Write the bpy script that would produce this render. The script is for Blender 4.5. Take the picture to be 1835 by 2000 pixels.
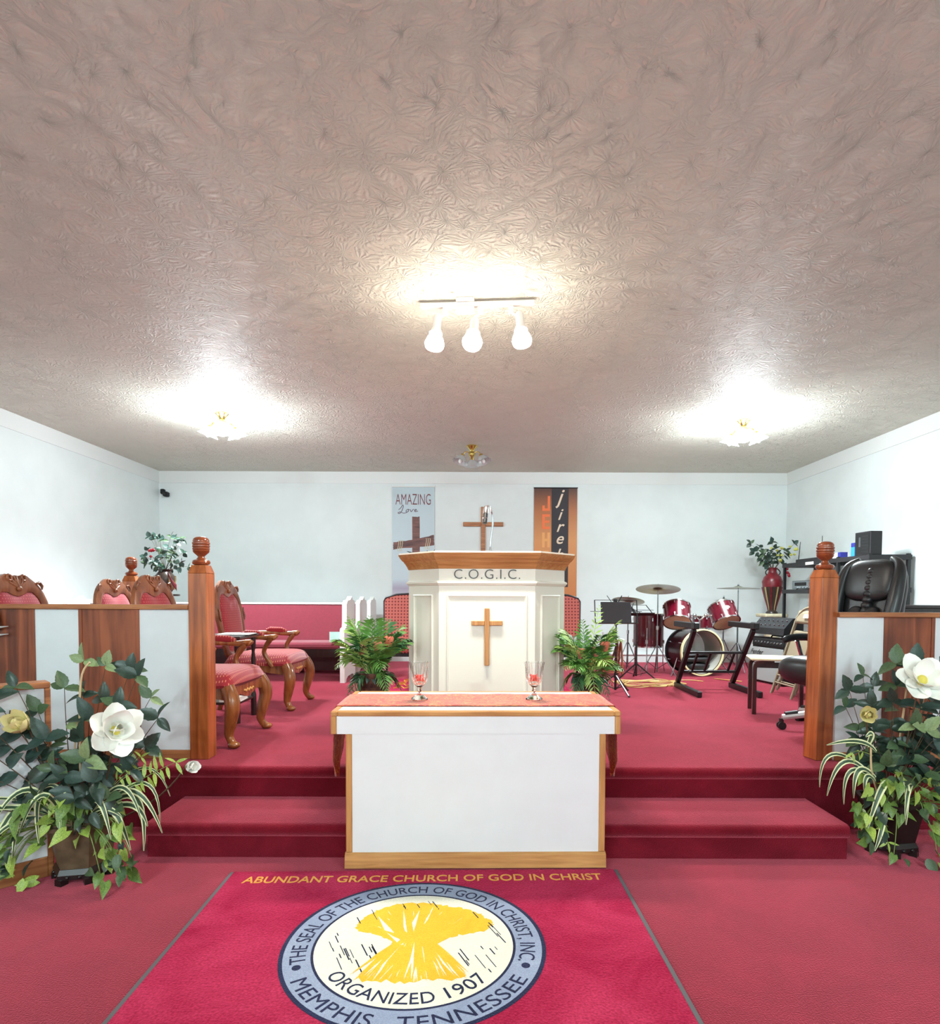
import bpy, bmesh, math, random
from mathutils import Vector, Matrix, Euler
random.seed(11)
sc = bpy.context.scene
for o in list(bpy.data.objects):
    bpy.data.objects.remove(o)
COL = sc.collection
R = math.radians
PI = math.pi
# ------------------------------------------------------------------ camera, world, exposure
_cam = bpy.data.cameras.new('camera')
cam = bpy.data.objects.new('camera', _cam)
COL.objects.link(cam)
_cam.sensor_fit = 'HORIZONTAL'
_cam.sensor_width = 36.0
_cam.lens = 36.0 * 1200 / 1835
_cam.shift_x = -17.5 / 1835
_cam.shift_y = 209.9 / 1835
_cam.clip_start = 0.05
cam.matrix_world = Matrix.Translation((0, 0, 1.4)) @ Matrix.Rotation(R(88), 4, 'X') @ Matrix.Rotation(R(0.2), 4, 'Z')
sc.camera = cam
world = bpy.data.worlds.new('world')
sc.world = world
world.use_nodes = True
world.node_tree.nodes['Background'].inputs[0].default_value = (0, 0, 0, 1)
world.node_tree.nodes['Background'].inputs[1].default_value = 0.0
sc.view_settings.view_transform = 'Standard'
sc.view_settings.look = 'None'
sc.view_settings.gamma = 1.0
sc.view_settings.use_curve_mapping = False
sc.view_settings.exposure = 0.12

WARM = (1.0, 0.96, 0.87)
COOL = (0.82, 0.95, 1.0)
NAVE_COL = (0.76, 0.965, 1.0)
TRACK_W, LAMP_W, NAVE_W = 105, 185, 195


def lamp(name, loc, w, col, r=0.05, parent=None):
    d = bpy.data.lights.new(name, 'POINT')
    d.energy = w
    d.color = col
    d.shadow_soft_size = r
    o = bpy.data.objects.new(name, d)
    COL.objects.link(o)
    o.location = loc
    o.parent = parent
    return o


def spot(name, loc, d, w, col, r=0.05, parent=None, cone=150, blend=0.9):
    l = bpy.data.lights.new(name, 'SPOT')
    l.energy = w
    l.color = col
    l.shadow_soft_size = r
    l.spot_size = math.radians(cone)
    l.spot_blend = blend
    o = bpy.data.objects.new(name, l)
    COL.objects.link(o)
    o.location = loc
    o.rotation_euler = Vector(d).to_track_quat('-Z', 'Y').to_euler()
    o.parent = parent
    return o


# ceiling lamps of the nave behind the viewpoint (they light the altar front and throw the leaf shadows on the rails),
# at the drop of the fixtures seen over the stage
for _x, _y in ((-2.6, -1.6), (2.6, -1.6), (-2.6, -4.4), (2.6, -4.4)):
    lamp('nave_ceiling_lamp_offscreen', (_x, _y, 3.06), NAVE_W, NAVE_COL, 0.12)


# ------------------------------------------------------------------ materials
def S(r, g, b):
    return tuple((c / 255 / 12.92 if c / 255 <= 0.04045 else ((c / 255 + 0.055) / 1.055) ** 2.4) for c in (r, g, b)) + (1,)


M = {}


def mat(name, col, rough=0.5, metal=0.0, var=0.0, vscale=8.0, bump=0.0, bscale=150.0, spec=0.5, sheen=0.0,
        emit=None, estr=0.0, trans=0.0, coat=0.0, sub=0.0, detail=3.0, bdist=0.01, col2=None):
    m = bpy.data.materials.new(name)
    m.use_nodes = True
    nt = m.node_tree
    b = nt.nodes['Principled BSDF']
    b.inputs['Base Color'].default_value = col
    b.inputs['Roughness'].default_value = rough
    b.inputs['Metallic'].default_value = metal
    b.inputs['Specular IOR Level'].default_value = spec
    b.inputs['Sheen Weight'].default_value = sheen
    b.inputs['Transmission Weight'].default_value = trans
    b.inputs['Coat Weight'].default_value = coat
    if sub:
        b.inputs['Subsurface Weight'].default_value = sub
        b.inputs['Subsurface Radius'].default_value = (0.01, 0.01, 0.01)
    if emit:
        b.inputs['Emission Color'].default_value = emit
        b.inputs['Emission Strength'].default_value = estr
    if var or bump:
        tc = nt.nodes.new('ShaderNodeTexCoord')
    if var:
        n = nt.nodes.new('ShaderNodeTexNoise')
        n.inputs['Scale'].default_value = vscale
        n.inputs['Detail'].default_value = detail
        nt.links.new(tc.outputs['Object'], n.inputs['Vector'])
        rp = nt.nodes.new('ShaderNodeValToRGB')
        c2 = col2 or tuple(c * (1 - var) for c in col[:3]) + (1,)
        rp.color_ramp.elements[0].color = c2
        rp.color_ramp.elements[0].position = 0.35
        rp.color_ramp.elements[1].color = col if col2 else tuple(min(1, c * (1 + var * 0.5)) for c in col[:3]) + (1,)
        rp.color_ramp.elements[1].position = 0.65
        nt.links.new(n.outputs['Fac'], rp.inputs['Fac'])
        nt.links.new(rp.outputs['Color'], b.inputs['Base Color'])
    if bump:
        n2 = nt.nodes.new('ShaderNodeTexNoise')
        n2.inputs['Scale'].default_value = bscale
        n2.inputs['Detail'].default_value = 2
        nt.links.new(tc.outputs['Object'], n2.inputs['Vector'])
        bp = nt.nodes.new('ShaderNodeBump')
        bp.inputs['Strength'].default_value = bump
        bp.inputs['Distance'].default_value = bdist
        nt.links.new(n2.outputs['Fac'], bp.inputs['Height'])
        nt.links.new(bp.outputs['Normal'], b.inputs['Normal'])
    M[name] = m
    return m


def wood(name, c1, c2, axis='Z', scale=6.0, rough=0.4, stretch=8.0, coat=0.0):
    """plank grain: noise stretched along one axis, mixed by a colour ramp"""
    m = bpy.data.materials.new(name)
    m.use_nodes = True
    nt = m.node_tree
    b = nt.nodes['Principled BSDF']
    b.inputs['Roughness'].default_value = rough
    b.inputs['Coat Weight'].default_value = coat
    tc = nt.nodes.new('ShaderNodeTexCoord')
    mp = nt.nodes.new('ShaderNodeMapping')
    s = [scale * stretch] * 3
    s['XYZ'.index(axis)] = scale * 0.55
    mp.inputs['Scale'].default_value = s
    nt.links.new(tc.outputs['Object'], mp.inputs['Vector'])
    n = nt.nodes.new('ShaderNodeTexNoise')
    n.inputs['Scale'].default_value = 1.0
    n.inputs['Detail'].default_value = 6
    n.inputs['Distortion'].default_value = 0.6
    nt.links.new(mp.outputs['Vector'], n.inputs['Vector'])
    n2 = nt.nodes.new('ShaderNodeTexNoise')
    n2.inputs['Scale'].default_value = 3.0
    nt.links.new(tc.outputs['Object'], n2.inputs['Vector'])
    ad = nt.nodes.new('ShaderNodeMix')
    ad.inputs[0].default_value = 0.35
    nt.links.new(n.outputs['Fac'], ad.inputs[2])
    nt.links.new(n2.outputs['Fac'], ad.inputs[3])
    rp = nt.nodes.new('ShaderNodeValToRGB')
    rp.color_ramp.elements[0].position = 0.36
    rp.color_ramp.elements[0].color = c1
    rp.color_ramp.elements[1].position = 0.62
    rp.color_ramp.elements[1].color = c2
    nt.links.new(ad.outputs[0], rp.inputs['Fac'])
    nt.links.new(rp.outputs['Color'], b.inputs['Base Color'])
    bp = nt.nodes.new('ShaderNodeBump')
    bp.inputs['Strength'].default_value = 0.15
    bp.inputs['Distance'].default_value = 0.003
    nt.links.new(n.outputs['Fac'], bp.inputs['Height'])
    nt.links.new(bp.outputs['Normal'], b.inputs['Normal'])
    M[name] = m
    return m


def carpet(name, c1, c2, c3, fine=260.0, bump=0.6, sheen=0.12, tint=(1, 1, 1, 1)):
    m = bpy.data.materials.new(name)
    m.use_nodes = True
    nt = m.node_tree
    b = nt.nodes['Principled BSDF']
    b.inputs['Roughness'].default_value = 1.0
    b.inputs['Specular IOR Level'].default_value = 0.05
    b.inputs['Sheen Weight'].default_value = sheen
    b.inputs['Sheen Roughness'].default_value = 0.5
    b.inputs['Sheen Tint'].default_value = tint
    tc = nt.nodes.new('ShaderNodeTexCoord')
    n1 = nt.nodes.new('ShaderNodeTexNoise')
    n1.inputs['Scale'].default_value = 2.6
    n1.inputs['Detail'].default_value = 6
    n1.inputs['Roughness'].default_value = 0.65
    n1.inputs['Distortion'].default_value = 0.8
    nt.links.new(tc.outputs['Object'], n1.inputs['Vector'])
    r1 = nt.nodes.new('ShaderNodeValToRGB')
    r1.color_ramp.elements[0].position = 0.34
    r1.color_ramp.elements[0].color = c1
    r1.color_ramp.elements[1].position = 0.66
    r1.color_ramp.elements[1].color = c2
    nt.links.new(n1.outputs['Fac'], r1.inputs['Fac'])
    n2 = nt.nodes.new('ShaderNodeTexNoise')
    n2.inputs['Scale'].default_value = fine
    n2.inputs['Detail'].default_value = 2
    nt.links.new(tc.outputs['Object'], n2.inputs['Vector'])
    mx = nt.nodes.new('ShaderNodeMix')
    mx.data_type = 'RGBA'
    r2 = nt.nodes.new('ShaderNodeValToRGB')
    r2.color_ramp.elements[0].position = 0.3
    r2.color_ramp.elements[0].color = (0, 0, 0, 1)
    r2.color_ramp.elements[1].position = 0.7
    r2.color_ramp.elements[1].color = (0.6, 0.6, 0.6, 1)
    nt.links.new(n2.outputs['Fac'], r2.inputs['Fac'])
    nt.links.new(r2.outputs['Color'], mx.inputs[0])
    nt.links.new(r1.outputs['Color'], mx.inputs[6])
    mx.inputs[7].default_value = c3
    nt.links.new(mx.outputs[2], b.inputs['Base Color'])
    bp = nt.nodes.new('ShaderNodeBump')
    bp.inputs['Strength'].default_value = bump
    bp.inputs['Distance'].default_value = 0.006
    nt.links.new(n2.outputs['Fac'], bp.inputs['Height'])
    nt.links.new(bp.outputs['Normal'], b.inputs['Normal'])
    M[name] = m


def stomp_ceiling(name, col):
    """crow's-foot trowelled plaster: distorted ridges plus scattered glitter flecks"""
    m = bpy.data.materials.new(name)
    m.use_nodes = True
    nt = m.node_tree
    b = nt.nodes['Principled BSDF']
    b.inputs['Roughness'].default_value = 0.55
    b.inputs['Specular IOR Level'].default_value = 0.35
    tc = nt.nodes.new('ShaderNodeTexCoord')
    n0 = nt.nodes.new('ShaderNodeTexNoise')
    n0.inputs['Scale'].default_value = 3.2
    n0.inputs['Detail'].default_value = 2
    nt.links.new(tc.outputs['Object'], n0.inputs['Vector'])
    vs = nt.nodes.new('ShaderNodeVectorMath')
    vs.operation = 'MULTIPLY_ADD'
    vs.inputs[1].default_value = (0.55, 0.55, 0.55)
    nt.links.new(n0.outputs['Color'], vs.inputs[0])
    nt.links.new(tc.outputs['Object'], vs.inputs[2])
    n1 = nt.nodes.new('ShaderNodeTexNoise')
    n1.inputs['Scale'].default_value = 15.0
    n1.inputs['Detail'].default_value = 8
    n1.inputs['Roughness'].default_value = 0.62
    n1.inputs['Distortion'].default_value = 0.7
    nt.links.new(vs.outputs[0], n1.inputs['Vector'])
    # radial strokes of the stomp brush round scattered centres
    vc = nt.nodes.new('ShaderNodeTexVoronoi')
    vc.inputs['Scale'].default_value = 6.5
    wv = nt.nodes.new('ShaderNodeVectorMath')
    wv.operation = 'MULTIPLY_ADD'
    wv.inputs[1].default_value = (0.16, 0.16, 0.16)
    nt.links.new(n0.outputs['Color'], wv.inputs[0])
    nt.links.new(tc.outputs['Object'], wv.inputs[2])
    nt.links.new(wv.outputs[0], vc.inputs['Vector'])
    sb_ = nt.nodes.new('ShaderNodeVectorMath')
    sb_.operation = 'SUBTRACT'
    nt.links.new(wv.outputs[0], sb_.inputs[0])
    nt.links.new(vc.outputs['Position'], sb_.inputs[1])
    sx_ = nt.nodes.new('ShaderNodeSeparateXYZ')
    nt.links.new(sb_.outputs[0], sx_.inputs[0])
    at = nt.nodes.new('ShaderNodeMath')
    at.operation = 'ARCTAN2'
    nt.links.new(sx_.outputs[0], at.inputs[0])
    nt.links.new(sx_.outputs[1], at.inputs[1])
    ml = nt.nodes.new('ShaderNodeMath')
    ml.operation = 'MULTIPLY'
    ml.inputs[1].default_value = 17.0
    nt.links.new(at.outputs[0], ml.inputs[0])
    sn_ = nt.nodes.new('ShaderNodeMath')
    sn_.operation = 'SINE'
    nt.links.new(ml.outputs[0], sn_.inputs[0])
    ad_ = nt.nodes.new('ShaderNodeMath')
    ad_.operation = 'MULTIPLY_ADD'
    ad_.inputs[1].default_value = 0.07
    dm = nt.nodes.new('ShaderNodeMapRange')
    dm.inputs['From Min'].default_value = 0.12
    dm.inputs['From Max'].default_value = 0.5
    nt.links.new(vc.outputs['Distance'], dm.inputs['Value'])
    mm = nt.nodes.new('ShaderNodeMath')
    mm.operation = 'MULTIPLY'
    nt.links.new(sn_.outputs[0], mm.inputs[0])
    nt.links.new(dm.outputs[0], mm.inputs[1])
    nt.links.new(mm.outputs[0], ad_.inputs[0])
    nt.links.new(n1.outputs['Fac'], ad_.inputs[2])
    rp = nt.nodes.new('ShaderNodeValToRGB')
    rp.color_ramp.elements[0].position = 0.40
    rp.color_ramp.elements[1].position = 0.64
    nt.links.new(ad_.outputs[0], rp.inputs['Fac'])
    bp = nt.nodes.new('ShaderNodeBump')
    bp.inputs['Strength'].default_value = 0.95
    bp.inputs['Distance'].default_value = 0.009
    nt.links.new(rp.outputs['Color'], bp.inputs['Height'])
    nt.links.new(bp.outputs['Normal'], b.inputs['Normal'])
    v = nt.nodes.new('ShaderNodeTexVoronoi')
    v.inputs['Scale'].default_value = 3.4
    v.inputs['Randomness'].default_value = 1.0
    nt.links.new(tc.outputs['Object'], v.inputs['Vector'])
    lt = nt.nodes.new('ShaderNodeMath')
    lt.operation = 'LESS_THAN'
    lt.inputs[1].default_value = 0.02
    nt.links.new(v.outputs['Distance'], lt.inputs[0])
    mx = nt.nodes.new('ShaderNodeMix')
    mx.data_type = 'RGBA'
    n3 = nt.nodes.new('ShaderNodeTexNoise')
    n3.inputs['Scale'].default_value = 1.1
    n3.inputs['Detail'].default_value = 4
    nt.links.new(tc.outputs['Object'], n3.inputs['Vector'])
    r3 = nt.nodes.new('ShaderNodeValToRGB')
    r3.color_ramp.elements[0].position = 0.3
    r3.color_ramp.elements[0].color = tuple(c * 0.93 for c in col[:3]) + (1,)
    r3.color_ramp.elements[1].position = 0.7
    r3.color_ramp.elements[1].color = col
    nt.links.new(n3.outputs['Fac'], r3.inputs['Fac'])
    nt.links.new(lt.outputs[0], mx.inputs[0])
    nt.links.new(r3.outputs['Color'], mx.inputs[6])
    mx.inputs[7].default_value = (0.97, 0.97, 0.97, 1)
    nt.links.new(mx.outputs[2], b.inputs['Base Color'])
    M[name] = m


def lattice(name, base, line, scale=95.0, thresh=0.55, rough=0.8, axes=(0, 1)):
    """woven fabric with small diagonal lattice of light threads"""
    m = bpy.data.materials.new(name)
    m.use_nodes = True
    nt = m.node_tree
    b = nt.nodes['Principled BSDF']
    b.inputs['Roughness'].default_value = rough
    b.inputs['Sheen Weight'].default_value = 0.3
    b.inputs['Specular IOR Level'].default_value = 0.2
    tc = nt.nodes.new('ShaderNodeTexCoord')
    sp = nt.nodes.new('ShaderNodeSeparateXYZ')
    nt.links.new(tc.outputs['Object'], sp.inputs[0])

    def mth(op, a, bb):
        n = nt.nodes.new('ShaderNodeMath')
        n.operation = op
        for i, q in enumerate((a, bb)):
            if q is None:
                continue
            if isinstance(q, (int, float)):
                n.inputs[i].default_value = q
            else:
                nt.links.new(q, n.inputs[i])
        return n.outputs[0]
    a = sp.outputs[axes[0]]
    c = sp.outputs[axes[1]]
    s1 = mth('SINE', mth('MULTIPLY', mth('ADD', a, c), scale), None)
    s2 = mth('SINE', mth('MULTIPLY', mth('SUBTRACT', a, c), scale), None)
    pr = mth('MULTIPLY', s1, s2)
    gt = mth('GREATER_THAN', pr, thresh)
    mx = nt.nodes.new('ShaderNodeMix')
    mx.data_type = 'RGBA'
    nt.links.new(gt, mx.inputs[0])
    mx.inputs[6].default_value = base
    mx.inputs[7].default_value = line
    nt.links.new(mx.outputs[2], b.inputs['Base Color'])
    M[name] = m


carpet('carpet', S(100, 12, 27), S(134, 27, 44), S(78, 8, 18), fine=170, sheen=1.0, tint=S(255, 130, 150))
carpet('rug_pile', S(146, 14, 48), S(192, 56, 88), S(96, 4, 26), fine=105, bump=1.0, sheen=0.5, tint=S(255, 90, 140))
carpet('rug_field', S(238, 236, 214), S(250, 248, 232), S(206, 204, 190), fine=220, bump=0.8)
carpet('rug_ring', S(146, 158, 184), S(168, 178, 200), S(118, 128, 158), fine=220, bump=0.8)
carpet('rug_navy', S(26, 30, 66), S(38, 42, 82), S(16, 18, 44), fine=220, bump=0.8)
carpet('rug_gold', S(240, 186, 40), S(252, 206, 60), S(226, 166, 30), fine=220, bump=0.8)
carpet('rug_letter', S(232, 164, 66), S(246, 186, 90), S(206, 136, 44), fine=220, bump=0.8)
mat('rug_binding', S(92, 88, 92), 0.9)
stomp_ceiling('ceiling', S(232, 230, 216))
mat('wall', S(226, 234, 233), 0.55, var=0.03, vscale=3, bump=0.08, bscale=60, bdist=0.003)
mat('trim_white', S(228, 232, 230), 0.45)
mat('panel_white', S(228, 234, 237), 0.4, var=0.04, vscale=5)
mat('altar_white', S(228, 230, 233), 0.45, var=0.02, vscale=6)
mat('cream', S(234, 231, 218), 0.42)
mat('pew_white', S(236, 236, 232), 0.4)
wood('panel_wood', S(96, 44, 24), S(160, 86, 52), 'Z', 3.0, 0.38, 7)
wood('rail_wood', S(140, 82, 46), S(190, 126, 78), 'X', 5.0, 0.4, 9)
wood('post_wood', S(128, 62, 26), S(188, 104, 52), 'Z', 4.0, 0.28, 8, 0.3)
wood('finial_wood', S(112, 50, 26), S(158, 80, 44), 'Z', 4.0, 0.18, 4, 0.6)
wood('oak', S(168, 112, 60), S(206, 152, 94), 'X', 6.0, 0.42, 9)
wood('oak_up', S(168, 112, 60), S(206, 152, 94), 'Z', 6.0, 0.42, 9)
wood('pulpit_oak', S(172, 112, 62), S(206, 148, 92), 'X', 6.0, 0.4, 9)
wood('chair_wood', S(104, 56, 26), S(164, 100, 50), 'Z', 5.0, 0.25, 5, 0.4)
wood('carved_wood', S(96, 50, 30), S(150, 88, 54), 'Z', 6.0, 0.3, 4, 0.3)
mat('carving_gold', S(206, 150, 88), 0.35)
wood('black_wood', S(22, 16, 15), S(44, 30, 27), 'Z', 5.0, 0.3, 6, 0.3)
wood('mahogany', S(44, 14, 14), S(70, 26, 24), 'Z', 5.0, 0.3, 6, 0.3)
wood('rattan', S(112, 56, 34), S(150, 82, 52), 'Z', 5.0, 0.4, 4)
lattice('throne_fabric', S(146, 34, 44), S(196, 118, 94), 150, 0.62, axes=(0, 1))
lattice('throne_back', S(156, 44, 56), S(188, 98, 90), 150, 0.62, axes=(1, 2))
lattice('stage_chair_fabric', S(196, 110, 100), S(124, 52, 54), 88, 0.4, axes=(0, 2))
mat('pew_red', S(120, 28, 46), 0.85, var=0.08, vscale=40, sheen=0.3)
mat('leather', S(30, 31, 33), 0.34, bump=0.12, bscale=220, bdist=0.002, spec=0.6)
mat('black_metal', S(20, 19, 22), 0.4, spec=0.5)
mat('black_satin', S(34, 32, 34), 0.55)
mat('black_desk', S(44, 36, 42), 0.5)
mat('steel', S(150, 156, 160), 0.25, metal=1.0)
mat('chrome', S(215, 218, 222), 0.12, metal=1.0)
mat('silver', S(214, 214, 212), 0.3, metal=0.4)
mat('brass', S(214, 190, 110), 0.2, metal=1.0)
mat('bronze_cymbal', S(150, 146, 128), 0.28, metal=0.9, var=0.12, vscale=14)
mat('drum_red', S(88, 6, 26), 0.22, var=0.2, vscale=5, coat=0.6)
mat('drum_dark', S(52, 10, 20), 0.3, coat=0.4)
mat('drum_head', S(196, 172, 142), 0.55, var=0.15, vscale=9)
mat('drum_hoop', S(232, 222, 168), 0.45)
mat('drum_inside', S(172, 168, 158), 0.7, var=0.1, vscale=6)
mat('tan_metal', S(150, 136, 112), 0.4, spec=0.5)
mat('amp_grille', S(150, 154, 152), 0.8, bump=0.4, bscale=400, bdist=0.002)
mat('white_plastic', S(236, 236, 234), 0.4)
mat('cream_seat', S(238, 230, 190), 0.6, var=0.06, vscale=20)
mat('paper', S(240, 240, 236), 0.7)
mat('card_aqua', S(186, 226, 216), 0.7)
mat('grey_letters', S(82, 84, 84), 0.5)
mat('glass', (1, 1, 1, 1), 0.02, trans=1.0)
mat('shade_glass', S(235, 238, 240), 0.25, trans=0.55)
mat('shade_lit', S(240, 246, 250), 0.3, emit=(0.9, 0.97, 1, 1), estr=64.0)
mat('bulb_cool', (1, 1, 1, 1), 0.4, emit=(0.92, 0.97, 1, 1), estr=14.0)
mat('bulb_warm', (1, 1, 1, 1), 0.4, emit=(1, 0.93, 0.8, 1), estr=60.0)
mat('fixture_white', S(226, 220, 216), 0.35)
mat('red_wax', S(236, 74, 66), 0.35, sub=0.2)
mat('leaf_dark', S(44, 66, 54), 0.36, var=0.3, vscale=12, spec=0.5)
mat('leaf_mid', S(74, 98, 66), 0.42, var=0.25, vscale=12)
mat('leaf_light', S(132, 152, 104), 0.5, var=0.2, vscale=12)
mat('leaf_blue', S(52, 76, 68), 0.4, var=0.25, vscale=12)
mat('pothos', S(118, 146, 62), 0.4, col2=S(72, 104, 50), var=0.3, vscale=16)
mat('pothos_pale', S(176, 196, 92), 0.42, col2=S(122, 152, 66), var=0.3, vscale=18)
mat('blade_green', S(58, 84, 58), 0.4, var=0.2, vscale=30)
mat('blade_edge', S(222, 226, 176), 0.5)
mat('palm_green', S(98, 152, 70), 0.45, var=0.3, vscale=25)
mat('palm_dark', S(64, 112, 66), 0.45, var=0.3, vscale=25)
mat('palm_pale', S(164, 198, 108), 0.5, var=0.25, vscale=25)
mat('stem_tan', S(206, 180, 138), 0.55)
mat('stem_brown', S(84, 66, 44), 0.6)
mat('stem_green', S(112, 138, 66), 0.5)
mat('petal_white', S(252, 252, 244), 0.55, sub=0.15)
mat('petal_cream', S(238, 226, 164), 0.6, sub=0.15)
mat('petal_heart', S(226, 206, 92), 0.6)
mat('protea', S(176, 104, 84), 0.7, var=0.35, vscale=40)
mat('protea_red', S(220, 116, 92), 0.7, var=0.25, vscale=50)
mat('pot_bronze', S(92, 76, 56), 0.5, var=0.3, vscale=18)
mat('pot_black', S(28, 22, 22), 0.35, var=0.3, vscale=20)
mat('pot_mottled', S(96, 66, 48), 0.35, col2=S(40, 28, 26), var=0.4, vscale=30)
mat('vase_dark', S(58, 46, 40), 0.3)
mat('vase_red', S(118, 26, 36), 0.35, var=0.3, vscale=20)
mat('vase_gold', S(166, 140, 96), 0.4)
mat('berry_red', S(160, 20, 40), 0.3)
mat('ribbon_red', S(110, 20, 34), 0.5)
mat('yellow_flower', S(206, 204, 96), 0.6)
mat('stone_cream', S(222, 212, 178), 0.6, var=0.1, vscale=20)
mat('cable_tan', S(206, 170, 104), 0.5)
mat('cable_red', S(196, 44, 36), 0.5)
mat('blue_box', S(40, 46, 140), 0.45)
mat('cyan_box', S(40, 140, 210), 0.45)
mat('display_red', S(110, 30, 36), 0.3)
mat('dark_slot', S(10, 10, 11), 0.6)


def brocade(name, c1, c2, c3):
    m = bpy.data.materials.new(name)
    m.use_nodes = True
    nt = m.node_tree
    b = nt.nodes['Principled BSDF']
    b.inputs['Roughness'].default_value = 0.6
    b.inputs['Sheen Weight'].default_value = 0.2
    tc = nt.nodes.new('ShaderNodeTexCoord')
    n = nt.nodes.new('ShaderNodeTexNoise')
    n.inputs['Scale'].default_value = 11
    n.inputs['Detail'].default_value = 3
    n.inputs['Distortion'].default_value = 2.6
    nt.links.new(tc.outputs['Object'], n.inputs['Vector'])
    rp = nt.nodes.new('ShaderNodeValToRGB')
    e = rp.color_ramp.elements
    e[0].position, e[0].color = 0.40, c1
    e[1].position, e[1].color = 0.47, c2
    for p, c in ((0.52, c1), (0.57, c3), (0.63, c1), (0.68, c2)):
        q = e.new(p)
        q.color = c
    nt.links.new(n.outputs['Fac'], rp.inputs['Fac'])
    nt.links.new(rp.outputs['Color'], b.inputs['Base Color'])
    M[name] = m


brocade('brocade', S(168, 40, 38), S(216, 132, 68), S(190, 66, 46))


def banner_sky(name, stops, axis=2):
    m = bpy.data.materials.new(name)
    m.use_nodes = True
    nt = m.node_tree
    b = nt.nodes['Principled BSDF']
    b.inputs['Roughness'].default_value = 0.5
    tc = nt.nodes.new('ShaderNodeTexCoord')
    sp = nt.nodes.new('ShaderNodeSeparateXYZ')
    nt.links.new(tc.outputs['Generated'], sp.inputs[0])
    rp = nt.nodes.new('ShaderNodeValToRGB')
    e = rp.color_ramp.elements
    e[0].position, e[0].color = stops[0]
    e[1].position, e[1].color = stops[-1]
    for p, c in stops[1:-1]:
        q = e.new(p)
        q.color = c
    nt.links.new(sp.outputs[axis], rp.inputs['Fac'])
    nt.links.new(rp.outputs['Color'], b.inputs['Base Color'])
    M[name] = m


banner_sky('banner_pale', [(0.0, S(226, 228, 232)), (0.12, S(176, 168, 190)), (0.2, S(206, 220, 228)), (1.0, S(188, 206, 212))])
banner_sky('banner_amber', [(0.0, S(196, 116, 60)), (0.55, S(214, 146, 88)), (0.8, S(176, 106, 62)), (1.0, S(78, 46, 40))])


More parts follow.
